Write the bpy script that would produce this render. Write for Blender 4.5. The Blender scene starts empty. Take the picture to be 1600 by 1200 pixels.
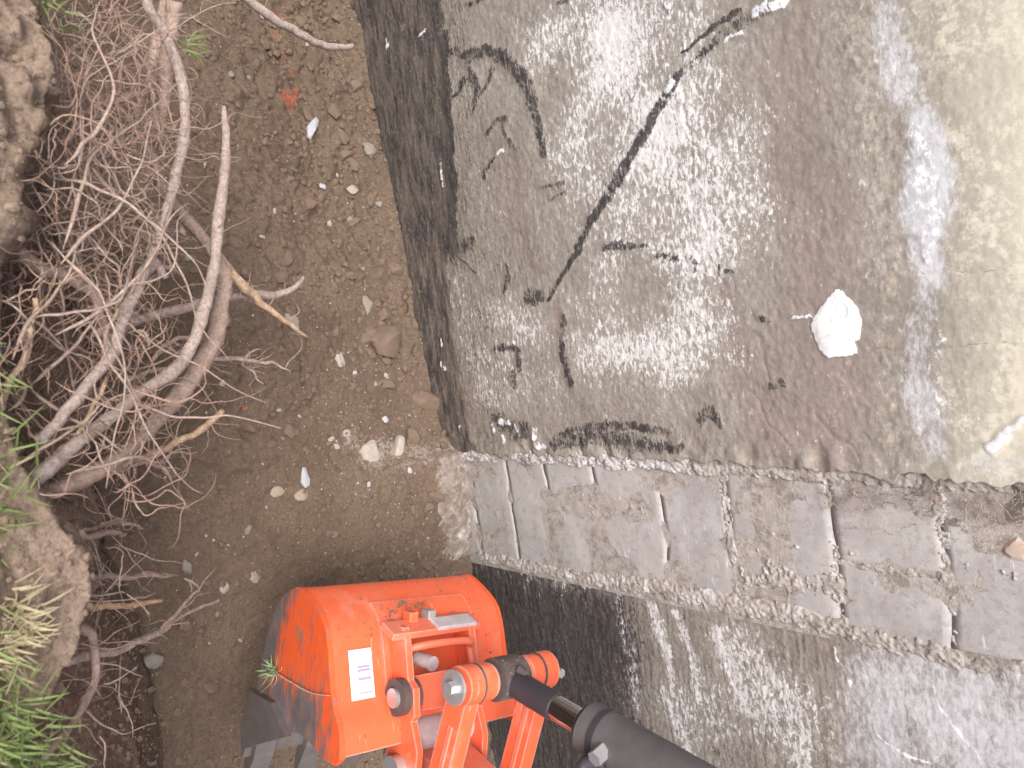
import bpy, bmesh, math, random
import numpy as np
from mathutils import Vector, Matrix

random.seed(7); rng = np.random.default_rng(7)
S = bpy.context.scene
COL = S.collection

# ------------------------------------------------------------------ camera, sky, sun, exposure
FPX = 1200.0
CAM = np.array([0.0, -1.6, 2.0])
def cam_axes(tilt=43.0, yaw=7.0, roll=2.8):
    t, y, r = map(math.radians, (tilt, yaw, roll))
    h = np.array([math.sin(y), math.cos(y), 0]); f = h*math.sin(t) + np.array([0, 0, -math.cos(t)])
    rt = np.array([math.cos(y), -math.sin(y), 0]); up = np.cross(rt, f)
    r2 = rt*math.cos(r) - up*math.sin(r); u2 = np.cross(r2, f)
    return r2, u2, f                       # the phone is held upright and the picture lies on its side
CR, CU, CF = cam_axes()
cd = bpy.data.cameras.new('camera'); cam = bpy.data.objects.new('camera', cd); COL.objects.link(cam)
cd.sensor_width = 36; cd.lens = 36*FPX/1600; cd.clip_start = 0.02; cd.clip_end = 200
R3 = Matrix((CU, -CR, -CF)).transposed()
cam.matrix_world = Matrix.Translation(Vector(CAM)) @ R3.to_4x4()
cd.dof.use_dof = True; cd.dof.focus_distance = 2.15; cd.dof.aperture_fstop = 6.3
S.camera = cam

w = bpy.data.worlds.new('World'); S.world = w; w.use_nodes = True
nt = w.node_tree; sky = nt.nodes.new('ShaderNodeTexSky'); sky.sky_type = 'NISHITA'; sky.sun_disc = False
SUN_EL, SUN_AZ = 60.0, 198.0               # azimuth clockwise from +Y
sky.sun_elevation = math.radians(SUN_EL); sky.sun_rotation = math.radians(SUN_AZ)
sky.dust_density = 6.0; sky.air_density = 0.8; sky.ozone_density = 0.6
nt.links.new(sky.outputs[0], nt.nodes['Background'].inputs[0]); nt.nodes['Background'].inputs[1].default_value = 0.15
sl = bpy.data.lights.new('sun', 'SUN'); sl.energy = 0.95; sl.angle = math.radians(35); sl.color = (1.0, 0.985, 0.96)
sun = bpy.data.objects.new('sun', sl); COL.objects.link(sun)
_el, _az = math.radians(SUN_EL), math.radians(SUN_AZ)
sd = Vector((math.sin(_az)*math.cos(_el), math.cos(_az)*math.cos(_el), math.sin(_el)))
sun.rotation_euler = sd.to_track_quat('Z', 'Y').to_euler()
S.view_settings.view_transform = 'Standard'; S.view_settings.look = 'None'
S.view_settings.exposure = 1.12; S.view_settings.gamma = 1.0

# ------------------------------------------------------------------ helpers
def ray(px, py):
    d = CF*FPX + CU*(px-800) + CR*(py-600); return d/np.linalg.norm(d)
def at(px, py, z):                          # the world point at height z seen at a photo pixel
    d = ray(px, py); return CAM + d*((z-CAM[2])/d[2])
def wall_pt(px, py, y=-0.02):               # (X, Z) on the wall plane
    d = ray(px, py); p = CAM + d*((y-CAM[1])/d[1]); return np.array([p[0], p[2]])

def hash3(ix, iy, iz):
    n = (ix.astype(np.int64)*374761393 + iy.astype(np.int64)*668265263 + iz.astype(np.int64)*2147483647*31 + 1013) & 0xffffffff
    n = ((n ^ (n >> 13))*1274126177) & 0xffffffff
    n = n ^ (n >> 16)
    return (n & 0xffff)/65535.0
def noise(x, y, z=None):
    x = np.asarray(x, float); y = np.asarray(y, float); z = np.zeros_like(x) if z is None else np.asarray(z, float) + 0*x
    ix, iy, iz = np.floor(x), np.floor(y), np.floor(z)
    fx, fy, fz = x-ix, y-iy, z-iz
    fx, fy, fz = [f*f*f*(f*(f*6-15)+10) for f in (fx, fy, fz)]
    r = 0
    for a in (0, 1):
        for b in (0, 1):
            for c in (0, 1):
                r = r + hash3(ix+a, iy+b, iz+c)*(fx if a else 1-fx)*(fy if b else 1-fy)*(fz if c else 1-fz)
    return r*2-1
def fbm(x, y, z=None, o=4, g=0.5):
    r = 0; a = 1.0; k = 1.0; t = 0
    for i in range(o):
        r = r + a*noise(x*k+i*17.3, y*k-i*9.1, None if z is None else z*k+i*5.7); t += a; a *= g; k *= 2.03
    return r/t
def sstep(a, b, x):
    t = np.clip((x-a)/(b-a), 0, 1); return t*t*(3-2*t)

def link(o, parent=None):
    COL.objects.link(o)
    if parent is not None: o.parent = parent
    return o
def tag(o, label=None, cat=None, group=None, kind=None):
    for k, v in (('label', label), ('category', cat), ('group', group), ('kind', kind)):
        if v: o[k] = v
    return o
def empty(name, loc=(0, 0, 0), rz=0):
    o = bpy.data.objects.new(name, None); o.location = loc; o.rotation_euler = (0, 0, rz); o.empty_display_size = 0.1
    return link(o)
def mesh_np(name, V, Fq, mat, parent=None, smooth=True, attrs=None):
    V = np.asarray(V, np.float32); Fq = np.asarray(Fq, np.int32)
    me = bpy.data.meshes.new(name); k = Fq.shape[1]
    me.vertices.add(len(V)); me.vertices.foreach_set('co', V.ravel())
    me.loops.add(Fq.size); me.loops.foreach_set('vertex_index', Fq.ravel())
    me.polygons.add(len(Fq)); me.polygons.foreach_set('loop_start', np.arange(0, Fq.size, k, dtype=np.int32))
    me.polygons.foreach_set('loop_total', np.full(len(Fq), k, np.int32))
    me.polygons.foreach_set('use_smooth', np.full(len(Fq), smooth))
    me.update(calc_edges=True)
    for n, a in (attrs or {}).items():
        at_ = me.attributes.new(n, 'FLOAT', 'POINT'); at_.data.foreach_set('value', np.asarray(a, np.float32).ravel())
    me.materials.append(mat)
    return link(bpy.data.objects.new(name, me), parent)
def grid_faces(n, m):
    i = np.arange(n*m).reshape(n, m)
    return np.stack([i[:-1, :-1], i[1:, :-1], i[1:, 1:], i[:-1, 1:]], -1).reshape(-1, 4)
def catmull(P, n):
    P = np.asarray(P, float); P = np.vstack([2*P[0]-P[1], P, 2*P[-1]-P[-2]]); out = []
    m = len(P)-3
    for u in np.linspace(0, m-1e-6, n):
        i = int(u); t = u-i; a, b, c, d = P[i:i+4]
        out.append(0.5*((2*b)+(c-a)*t+(2*a-5*b+4*c-d)*t*t+(3*b-a-3*c+d)*t**3))
    return np.array(out)
def tube_vf(P, R, sides=6, jitter=0.0, base=0):
    P = np.asarray(P, float); n = len(P); R = np.broadcast_to(np.asarray(R, float), (n,))
    T = np.gradient(P, axis=0); T /= np.linalg.norm(T, axis=1)[:, None]+1e-12
    ref = np.array([0.31, 0.22, 0.93]);
    A = np.cross(T, ref); A /= np.linalg.norm(A, axis=1)[:, None]+1e-12; B = np.cross(T, A)
    th = np.linspace(0, 2*math.pi, sides, endpoint=False)
    rad = R[:, None]*(1+jitter*rng.uniform(-1, 1, (n, sides)))
    V = P[:, None]+rad[..., None]*(np.cos(th)[None, :, None]*A[:, None]+np.sin(th)[None, :, None]*B[:, None])
    V = V.reshape(-1, 3); i = np.arange(n*sides).reshape(n, sides); j = np.roll(i, -1, 1)
    Fq = np.stack([i[:-1], j[:-1], j[1:], i[1:]], -1).reshape(-1, 4)
    c0 = len(V); V = np.vstack([V, P[0], P[-1]])           # end fans (degenerate quads avoided with a repeat ring point)
    e0 = np.stack([j[0], i[0], np.full(sides, c0), np.full(sides, c0)], -1)[:, :3]
    e1 = np.stack([i[-1], j[-1], np.full(sides, c0+1)], -1)
    return V, Fq+base, e0+base, e1+base
def tube_obj(name, P, R, mat, parent=None, sides=7, jitter=0.0):
    V, Fq, a, b = tube_vf(P, R, sides, jitter)
    me = bpy.data.meshes.new(name); me.from_pydata(V.tolist(), [], Fq.tolist()+a.tolist()+b.tolist())
    me.polygons.foreach_set('use_smooth', [True]*len(me.polygons)); me.materials.append(mat)
    return link(bpy.data.objects.new(name, me), parent)
def bm_obj(name, bm, mat, parent=None, smooth=False, bevel=0, seg=2):
    if bevel:
        ed = [e for e in bm.edges if len(e.link_faces) == 2 and e.calc_face_angle(0) > 0.6]
        bmesh.ops.bevel(bm, geom=ed, offset=bevel, segments=seg, affect='EDGES', profile=0.6, clamp_overlap=True)
    bmesh.ops.recalc_face_normals(bm, faces=bm.faces)
    me = bpy.data.meshes.new(name); bm.to_mesh(me); bm.free()
    if smooth:
        me.polygons.foreach_set('use_smooth', [True]*len(me.polygons))
        me.set_sharp_from_angle(angle=math.radians(40))
    me.materials.append(mat)
    return link(bpy.data.objects.new(name, me), parent)
def add_prism(bm, prof, y0, y1):            # profile in x,z pulled along y
    a = [bm.verts.new((x, y0, z)) for x, z in prof]; b = [bm.verts.new((x, y1, z)) for x, z in prof]
    bm.faces.new(a[::-1]); bm.faces.new(b)
    for i in range(len(prof)):
        j = (i+1) % len(prof); bm.faces.new((a[i], a[j], b[j], b[i]))
def add_cyl(bm, p0, p1, r0, r1=None, n=28):
    p0, p1 = Vector(p0), Vector(p1); r1 = r0 if r1 is None else r1; d = (p1-p0).normalized()
    q = d.to_track_quat('Z', 'Y'); A = []; B = []
    for i in range(n):
        a = 2*math.pi*i/n; v = q @ Vector((math.cos(a), math.sin(a), 0))
        A.append(bm.verts.new(p0+v*r0)); B.append(bm.verts.new(p1+v*r1))
    bm.faces.new(A[::-1]); bm.faces.new(B)
    for i in range(n): bm.faces.new((A[i], A[(i+1) % n], B[(i+1) % n], B[i]))
def add_box(bm, c, s, rot=None):
    m = Matrix.Translation(c) @ (rot.to_4x4() if rot is not None else Matrix.Identity(4)) @ Matrix.Diagonal((*s, 1))
    bmesh.ops.create_cube(bm, size=1, matrix=m)

# ------------------------------------------------------------------ materials
class NB:
    def __init__(s, name, rough=0.9, spec=0.3):
        s.m = bpy.data.materials.new(name); s.m.use_nodes = True; s.t = s.m.node_tree; s.b = s.t.nodes['Principled BSDF']
        s.b.inputs['Roughness'].default_value = rough; s.b.inputs['Specular IOR Level'].default_value = spec
        s.co = s.t.nodes.new('ShaderNodeTexCoord').outputs['Object']
    def set(s, inp, v):
        if isinstance(v, bpy.types.NodeSocket): s.t.links.new(v, inp)
        elif isinstance(v, tuple) and len(v) == 3 and inp.type == 'RGBA': inp.default_value = (*v, 1)
        else: inp.default_value = v
    def scl(s, sc, off=(0, 0, 0), rot=(0, 0, 0)):
        n = s.t.nodes.new('ShaderNodeMapping'); s.set(n.inputs[0], s.co); n.inputs['Scale'].default_value = sc
        n.inputs['Location'].default_value = off; n.inputs['Rotation'].default_value = rot; return n.outputs[0]
    def noise(s, sc=1.0, det=4, rough=0.6, vec=None, dist=0.0):
        n = s.t.nodes.new('ShaderNodeTexNoise'); s.set(n.inputs['Vector'], vec or s.co)
        n.inputs['Scale'].default_value = sc; n.inputs['Detail'].default_value = det; n.inputs['Roughness'].default_value = rough
        n.inputs['Distortion'].default_value = dist; return n.outputs[0]
    def vor(s, sc, vec=None, feat='F1', out=0, rnd=1.0):
        n = s.t.nodes.new('ShaderNodeTexVoronoi'); n.feature = feat; s.set(n.inputs['Vector'], vec or s.co); n.inputs['Scale'].default_value = sc
        n.inputs['Randomness'].default_value = rnd
        return n.outputs[out]
    def attr(s, name):
        n = s.t.nodes.new('ShaderNodeAttribute'); n.attribute_name = name; return n.outputs['Fac']
    def math(s, op, a, b=0.0, c=0.0):
        n = s.t.nodes.new('ShaderNodeMath'); n.operation = op; s.set(n.inputs[0], a); s.set(n.inputs[1], b); s.set(n.inputs[2], c); return n.outputs[0]
    def ss(s, a, b, x):
        n = s.t.nodes.new('ShaderNodeMapRange'); n.interpolation_type = 'SMOOTHSTEP'; s.set(n.inputs[0], x)
        n.inputs[1].default_value = a; n.inputs[2].default_value = b; return n.outputs[0]
    def mix(s, f, a, b, mode='MIX'):
        n = s.t.nodes.new('ShaderNodeMix'); n.data_type = 'RGBA'; n.blend_type = mode; s.set(n.inputs[0], f); s.set(n.inputs[6], a); s.set(n.inputs[7], b); return n.outputs[2]
    def bump(s, h, strength=0.5, dist=0.01, prev=None):
        n = s.t.nodes.new('ShaderNodeBump'); n.inputs['Strength'].default_value = strength; n.inputs['Distance'].default_value = dist
        s.set(n.inputs['Height'], h)
        if prev is not None: s.set(n.inputs['Normal'], prev)
        return n.outputs[0]
    def out(s, col, normal=None, rough=None, metal=None):
        s.set(s.b.inputs['Base Color'], col)
        if normal is not None: s.set(s.b.inputs['Normal'], normal)
        if rough is not None: s.set(s.b.inputs['Roughness'], rough)
        if metal is not None: s.set(s.b.inputs['Metallic'], metal)
        return s.m

def soil_mat():
    b = NB('soil', 0.95, 0.15)
    big = b.noise(3.0, 5); mid = b.noise(28, 5, 0.65); fine = b.noise(170, 3, 0.7)
    c = b.mix(b.ss(0.3, 0.7, big), (0.116, 0.086, 0.064), (0.162, 0.123, 0.093))
    c = b.mix(b.attr('dry'), c, b.mix(big, (0.185, 0.140, 0.105), (0.265, 0.205, 0.157)))
    c = b.mix(b.math('MULTIPLY', b.ss(0.42, 0.7, mid), 0.5), c, b.mix(b.attr('dry'), (0.178, 0.135, 0.102), (0.30, 0.23, 0.18)))
    c = b.mix(b.math('MULTIPLY', b.ss(0.55, 0.35, fine), 0.5), c, (0.066, 0.048, 0.035))
    c = b.mix(b.math('MULTIPLY', b.ss(0.48, 0.34, b.noise(60, 4, 0.75)), 0.45), c, (0.070, 0.050, 0.036))
    sp = b.math('GREATER_THAN', 0.10, b.vor(75)); sel = b.ss(0.78, 0.86, b.noise(31, 2))
    c = b.mix(b.math('MULTIPLY', sp, b.ss(0.52, 0.6, b.noise(11, 3))), c, (0.46, 0.41, 0.34))
    lime = b.ss(0.0, 0.5, b.math('ADD', b.math('MULTIPLY', b.attr('lime'), 0.80), b.math('SUBTRACT', b.ss(0.3, 0.7, b.noise(75, 5, 0.85)), 1.0)))
    c = b.mix(b.math('MULTIPLY', lime, 0.75), c, b.mix(mid, (0.20, 0.165, 0.137), (0.42, 0.38, 0.345)))
    pa = b.ss(0.0, 0.3, b.math('ADD', b.math('MULTIPLY', b.attr('paint'), 0.72), b.math('SUBTRACT', b.ss(0.3, 0.7, b.noise(110, 4, 0.8)), 1.0)))
    c = b.mix(b.math('MULTIPLY', pa, 0.7), c, (0.42, 0.10, 0.045))
    n = b.bump(mid, 0.5, 0.012); n = b.bump(b.noise(70, 5, 0.7), 0.6, 0.006, n); n = b.bump(fine, 0.5, 0.002, n)
    return b.out(c, n)
def parge_mat():
    b = NB('parging', 0.9, 0.2)
    st = b.scl((50, 50, 105)); st2 = b.scl((22, 22, 140)); st3 = b.scl((110, 110, 270)); lo = b.scl((5, 5, 7))
    n1 = b.noise(1, 4, 0.75, st, 0.5); n2 = b.noise(1, 4, 0.7, st2, 0.3); n3 = b.noise(1, 3, 0.7, st3, 0.3); nl = b.noise(1, 3, 0.65, lo); nf = b.noise(420, 2, 0.6); nm = b.noise(60, 4, 0.72)
    c1, c2, c3, cm, cl = (b.ss(0.30, 0.70, q) for q in (n1, n2, n3, nm, nl)); cf = b.ss(0.3, 0.7, nf)
    base = b.mix(cl, (0.190, 0.172, 0.150), (0.275, 0.254, 0.226))
    base = b.mix(b.math('MULTIPLY', b.math('SUBTRACT', 1.0, c2), 0.5), base, (0.125, 0.106, 0.088))
    base = b.mix(b.math('MULTIPLY', b.math('MULTIPLY', cm, c1), 0.7), base, (0.40, 0.365, 0.315))
    base = b.mix(b.math('MULTIPLY', b.math('SUBTRACT', 1.0, c3), 0.22), base, (0.10, 0.085, 0.07))
    base = b.mix(b.math('MULTIPLY', b.attr('speck'), 0.75), base, b.mix(cm, (0.285, 0.268, 0.242), (0.395, 0.38, 0.35)))
    def cov(name, nz, soft=0.35, k=1.0): return b.ss(0.0, soft, b.math('ADD', b.math('MULTIPLY', b.attr(name), k), b.math('SUBTRACT', nz, 1.0)))     # the attribute is the share of the surface covered
    def avg(p, q, w=0.5): return b.math('ADD', b.math('MULTIPLY', p, w), b.math('MULTIPLY', q, 1-w))
    base = b.mix(b.math('MULTIPLY', cov('soot', avg(c2, c3), 0.5), 0.9), base, b.mix(c1, (0.075, 0.064, 0.055), (0.150, 0.128, 0.108)))
    base = b.mix(b.math('MULTIPLY', cov('brown', avg(c1, cl, .4), 0.6, 1.25), 0.85), base, b.mix(avg(cm, cl), (0.175, 0.143, 0.128), (0.255, 0.217, 0.198)))
    base = b.mix(b.math('MAXIMUM', cov('tan', avg(cm, cl), 0.8, 1.75), b.ss(0.1, 0.9, b.attr('tan'))), base, b.mix(avg(cm, cf), (0.445, 0.427, 0.345), (0.53, 0.515, 0.43)))
    base = b.mix(b.math('MULTIPLY', cov('mott', avg(c1, cm), 0.6, 1.1), 0.6), base, b.mix(cf, (0.32, 0.298, 0.255), (0.42, 0.398, 0.345)))
    base = b.mix(b.math('MULTIPLY', cov('pale', avg(c1, cl), 0.9, 1.45), 0.9), base, b.mix(c1, (0.40, 0.415, 0.44), (0.53, 0.55, 0.58)))
    base = b.mix(b.math('MULTIPLY', cov('ochre', cm, 0.8), 0.45), base, (0.40, 0.33, 0.225))
    speck = cov('speck', avg(c1, avg(c3, cl), 0.72), 0.22)
    base = b.mix(b.math('MULTIPLY', speck, 0.92), base, b.mix(avg(c3, cf), (0.45, 0.45, 0.44), (0.68, 0.685, 0.68)))
    tar = cov('tar', avg(c2, avg(c3, cm), 0.28), 0.25)
    base = b.mix(b.math('MULTIPLY', tar, 0.95), base, b.mix(b.math('MULTIPLY', c1, c3), (0.022, 0.020, 0.022), (0.105, 0.095, 0.09)))
    dust = b.math('MULTIPLY', b.attr('dust'), b.math('MULTIPLY', b.ss(0.38, 0.62, b.noise(1, 4, 0.75, b.scl((9, 9, 46)))), b.math('ADD', 0.45, b.math('MULTIPLY', c3, 0.55))))
    base = b.mix(dust, base, b.mix(cm, (0.130, 0.106, 0.090), (0.230, 0.195, 0.168)))
    base = b.mix(b.math('MULTIPLY', cov('chip', avg(cm, c1), 0.3), 0.9), base, b.mix(cm, (0.50, 0.525, 0.56), (0.70, 0.72, 0.75)))
    base = b.mix(b.math('MULTIPLY', cov('crack', cm, 0.4), 0.55), base, (0.12, 0.10, 0.085))
    smooth = b.math('SUBTRACT', 1.0, b.math('MULTIPLY', b.math('MAXIMUM', b.attr('tan'), b.attr('pale')), 0.85))
    n = b.bump(b.math('MULTIPLY', n1, smooth), 0.25, 0.004); n = b.bump(b.math('MULTIPLY', nm, smooth), 0.25, 0.003, n); n = b.bump(nf, 0.3, 0.001, n)
    return b.out(base, n, b.math('SUBTRACT', 0.92, b.math('MULTIPLY', tar, 0.30)))
def block_mat():
    b = NB('block', 0.85, 0.25)
    oi = b.t.nodes.new('ShaderNodeObjectInfo').outputs['Random']
    n1 = b.noise(1, 5, 0.7, b.scl((9, 9, 15)), 0.4); nm = b.noise(55, 5, 0.75); nf = b.noise(350, 2); nl = b.noise(5, 5, 0.75, None, 0.6)
    c = b.mix(oi, (0.295, 0.286, 0.280), (0.350, 0.338, 0.325))
    c = b.mix(b.math('MULTIPLY', b.ss(0.35, 0.7, n1), 0.65), c, (0.43, 0.422, 0.41))
    c = b.mix(b.math('MULTIPLY', b.ss(0.52, 0.70, nl), 0.4), c, (0.36, 0.30, 0.24))
    c = b.mix(b.math('MULTIPLY', b.ss(0.50, 0.32, nl), 0.6), c, (0.275, 0.262, 0.258))
    c = b.mix(b.math('MULTIPLY', b.ss(0.50, 0.36, nm), 0.35), c, (0.18, 0.155, 0.14))
    sm = b.noise(1, 4, 0.75, b.scl((14, 14, 62), (3, 1, 2), (0, 0.75, 0)))
    c = b.mix(b.math('MULTIPLY', b.ss(0.61, 0.70, sm), 0.65), c, (0.60, 0.60, 0.62))
    at_ = b.attr('grime'); c = b.mix(b.math('MULTIPLY', b.ss(0.0, 0.4, b.math('ADD', at_, b.math('SUBTRACT', b.ss(.3, .7, nm), 1.0))), 0.8), c, (0.105, 0.088, 0.075))
    n = b.bump(nm, 0.35, 0.004); n = b.bump(nf, 0.25, 0.001, n)
    return b.out(c, n)
def mortar_mat(name, lo, hi, white=0.0):
    b = NB(name, 0.95, 0.2); nm = b.noise(45, 5, 0.7); nf = b.noise(260, 3)
    c = b.mix(b.ss(0.3, 0.7, nm), lo, hi)
    c = b.mix(b.math('MULTIPLY', b.ss(0.52, 0.38, b.noise(26, 5, .8)), 0.6), c, (0.15, 0.125, 0.105))
    if white: c = b.mix(b.math('MULTIPLY', b.ss(0.62-white, 0.80-white, b.noise(22, 5, 0.75)), 0.8), c, (0.58, 0.59, 0.61))
    n = b.bump(nm, 0.6, 0.006); n = b.bump(b.noise(130, 4, 0.8), 0.6, 0.003, n); n = b.bump(nf, 0.5, 0.0015, n)
    return b.out(c, n)
def orange_mat(name, dirt=0.0, col=(0.74, 0.128, 0.052)):
    b = NB(name, 0.42, 0.5)
    nm = b.noise(22, 5, 0.65); nf = b.noise(120, 4, 0.7)
    c = b.mix(nm, tuple(v*0.9 for v in col), tuple(min(1, v*1.1) for v in col))
    dm = b.math('ADD', b.ss(0.50, 0.72, b.noise(9, 6, 0.72)), dirt)
    c = b.mix(b.math('MULTIPLY', dm, 0.5), c, (0.56, 0.30, 0.21))
    scr = b.ss(0.66, 0.72, b.noise(1, 3, 0.7, b.scl((10, 90, 40), (0, 0, 0), (0.3, 0.2, 0.5)))); c = b.mix(b.math('MULTIPLY', scr, 0.6), c, (0.62, 0.42, 0.36))
    mud = b.ss(0.60, 0.68, b.noise(17, 6, 0.8)); c = b.mix(b.math('MULTIPLY', mud, 0.45), c, (0.24, 0.15, 0.10))
    bv = b.t.nodes.new('ShaderNodeBevel'); bv.samples = 4; bv.inputs['Radius'].default_value = 0.006
    g = b.t.nodes.new('ShaderNodeNewGeometry'); d = b.t.nodes.new('ShaderNodeVectorMath'); d.operation = 'DOT_PRODUCT'
    b.t.links.new(bv.outputs[0], d.inputs[0]); b.t.links.new(g.outputs['Normal'], d.inputs[1])
    ed = b.math('SUBTRACT', 1.0, d.outputs['Value'])
    wear = b.ss(0.55, 0.70, b.math('ADD', b.math('MULTIPLY', ed, 1.6), b.math('MULTIPLY', b.noise(38, 5, 0.75), 0.80)))
    c = b.mix(wear, c, b.mix(nf, (0.30, 0.27, 0.26), (0.52, 0.50, 0.50)))
    spk = b.math('GREATER_THAN', 0.11, b.vor(95)); c = b.mix(b.math('MULTIPLY', spk, b.ss(0.6, 0.66, b.noise(14, 2))), c, (0.16, 0.12, 0.09))
    n = b.bump(nm, 0.06, 0.004)
    return b.out(c, n, b.math('ADD', 0.34, b.math('MULTIPLY', dm, 0.3)))
def worn_side_mat():
    b = NB('worn_orange', 0.55, 0.4)
    sx = b.t.nodes.new('ShaderNodeSeparateXYZ'); b.t.links.new(b.co, sx.inputs[0])
    nm = b.noise(20, 5, 0.7); st = b.noise(1, 5, 0.7, b.scl((12, 12, 60), (0, 0, 0), (0, 0.5, 0)))
    c = b.mix(nm, (0.60, 0.085, 0.02), (0.76, 0.115, 0.03))
    # bare steel where the digging rim and the lower half rub against the soil
    h = b.math('ADD', b.math('MULTIPLY', sx.outputs['Z'], -6.0), b.math('MULTIPLY', sx.outputs['X'], -2.2))
    h2 = b.math('MULTIPLY', b.ss(0.17, 0.25, sx.outputs['X']), b.ss(0.20, 0.06, sx.outputs['Z']))
    m = b.ss(0.20, 0.62, b.math('ADD', b.math('MAXIMUM', h, b.math('MULTIPLY', h2, 0.42)), b.math('MULTIPLY', b.ss(.3, .7, st), 0.45)))
    c = b.mix(m, c, b.mix(nm, (0.045, 0.040, 0.040), (0.20, 0.18, 0.185)))
    d = b.math('MULTIPLY', b.ss(0.52, 0.68, b.noise(16, 6, .7)), 0.55); c = b.mix(d, c, (0.22, 0.16, 0.12))
    return b.out(c, b.bump(st, 0.15, 0.003), b.math('ADD', 0.42, b.math('MULTIPLY', nm, 0.25)))
def steel_mat(name, lo, hi, rough=0.5, metal=0.6):
    b = NB(name, rough, 0.5); nm = b.noise(30, 5, 0.7); c = b.mix(nm, lo, hi)
    c = b.mix(b.math('MULTIPLY', b.ss(0.55, 0.7, b.noise(12, 5, .7)), 0.6), c, (0.16, 0.12, 0.09))
    return b.out(c, b.bump(nm, 0.2, 0.003), None, metal)
def plain(name, c0, c1, sc=30, rough=0.8, bumpd=0.004, spec=0.3, metal=0.0):
    b = NB(name, rough, spec); n = b.noise(sc, 5, 0.65); return b.out(b.mix(n, c0, c1), b.bump(n, 0.4, bumpd), None, metal)
def root_mat(name, c0, c1):
    b = NB(name, 0.85, 0.2)
    oi = b.t.nodes.new('ShaderNodeObjectInfo').outputs['Random']
    n = b.noise(38, 5, 0.7); f = b.noise(160, 4, 0.7)
    c = b.mix(b.ss(0.3, 0.7, n), c0, c1); c = b.mix(b.math('MULTIPLY', oi, 0.35), c, (0.38, 0.31, 0.26))
    c = b.mix(b.math('MULTIPLY', b.ss(0.55, 0.4, f), 0.45), c, (0.15, 0.105, 0.08))
    return b.out(c, b.bump(f, 0.7, 0.003))
M = dict(soil=soil_mat(), parge=parge_mat(), block=block_mat(),
    joint=mortar_mat('joint_mortar', (0.29, 0.27, 0.25), (0.40, 0.375, 0.345)),
    ridge=mortar_mat('ridge_mortar', (0.31, 0.285, 0.26), (0.45, 0.425, 0.39), 0.09),
    ridgew=mortar_mat('white_mortar', (0.34, 0.32, 0.30), (0.54, 0.53, 0.525), 0.14),
    remnant=mortar_mat('parging_skin', (0.32, 0.305, 0.29), (0.46, 0.44, 0.415), 0.05),
    ledge=mortar_mat('mortar_droppings', (0.14, 0.112, 0.09), (0.30, 0.265, 0.235), 0.05),
    orange=orange_mat('orange_paint'), orange_d=orange_mat('dusty_orange_paint', 0.25, (0.70, 0.14, 0.070)),
    side=worn_side_mat(), steel=steel_mat('worn_steel', (0.09, 0.08, 0.078), (0.24, 0.22, 0.21), 0.5, 0.4),
    grease=plain('greasy_steel', (0.045, 0.036, 0.035), (0.13, 0.105, 0.10), 40, 0.6),
    zinc=steel_mat('zinc', (0.42, 0.43, 0.44), (0.62, 0.63, 0.64), 0.38, 0.7),
    chrome=plain('chrome', (0.55, 0.55, 0.57), (0.62, 0.62, 0.63), 5, 0.10, 0.0, 0.5, 1.0),
    black=plain('black_paint', (0.022, 0.020, 0.026), (0.060, 0.055, 0.063), 14, 0.5),
    black2=plain('dusty_black_paint', (0.022, 0.021, 0.025), (0.17, 0.155, 0.155), 7, 0.6),
    sticker=plain('sticker', (0.66, 0.64, 0.62), (0.90, 0.90, 0.90), 38, 0.45, 0.0), ink=plain('sticker_ink', (0.26, 0.22, 0.33), (0.36, 0.32, 0.44), 60, 0.6, 0.0),
    dirtywhite=plain('dirty_white', (0.30, 0.24, 0.24), (0.62, 0.57, 0.60), 45, 0.6),
    foam=plain('white_foam', (0.70, 0.725, 0.725), (0.72, 0.735, 0.73), 60, 0.9, 0.004),
    root=root_mat('root_bark', (0.25, 0.185, 0.150), (0.43, 0.335, 0.28)), rootp=root_mat('root_grey_bark', (0.31, 0.25, 0.222), (0.52, 0.44, 0.40)),
    rootred=root_mat('root_red', (0.24, 0.14, 0.10), (0.40, 0.26, 0.19)), rootpale=root_mat('root_peeled', (0.42, 0.28, 0.17), (0.70, 0.53, 0.36)),
    grass=plain('grass_blade', (0.08, 0.125, 0.038), (0.22, 0.28, 0.095), 9, 0.6), straw=plain('straw_blade', (0.27, 0.23, 0.13), (0.46, 0.41, 0.26), 9, 0.7),
    inlay=plain('tan_stone', (0.34, 0.26, 0.21), (0.48, 0.40, 0.34), 2.4, 0.9),
    bankcrumb=plain('bank_crumb', (0.12, 0.09, 0.066), (0.27, 0.21, 0.16), 35, 0.95, 0.003),
    clod_u=plain('clod_lump', (0.118, 0.085, 0.063), (0.195, 0.147, 0.112), 2.2, 0.95, 0.006),
    clod=plain('clod', (0.112, 0.080, 0.059), (0.205, 0.154, 0.117), 60, 0.95, 0.008), stone=plain('grey_stone', (0.17, 0.15, 0.13), (0.30, 0.275, 0.245), 2.6, 0.9),
    pale=plain('pale_stone', (0.23, 0.20, 0.17), (0.46, 0.43, 0.395), 2.6, 0.9), blue=plain('bluish_stone', (0.28, 0.285, 0.31), (0.48, 0.50, 0.55), 2.6, 0.8),
    cream=plain('cream_mortar', (0.21, 0.17, 0.13), (0.42, 0.36, 0.285), 2.6, 0.95), brick=plain('brick_chip', (0.42, 0.10, 0.05), (0.60, 0.17, 0.08), 2.6, 0.9),
    grille=plain('dusty_leaf', (0.10, 0.16, 0.08), (0.24, 0.33, 0.18), 30, 0.7))
M['side'].name = 'worn_orange'

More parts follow.
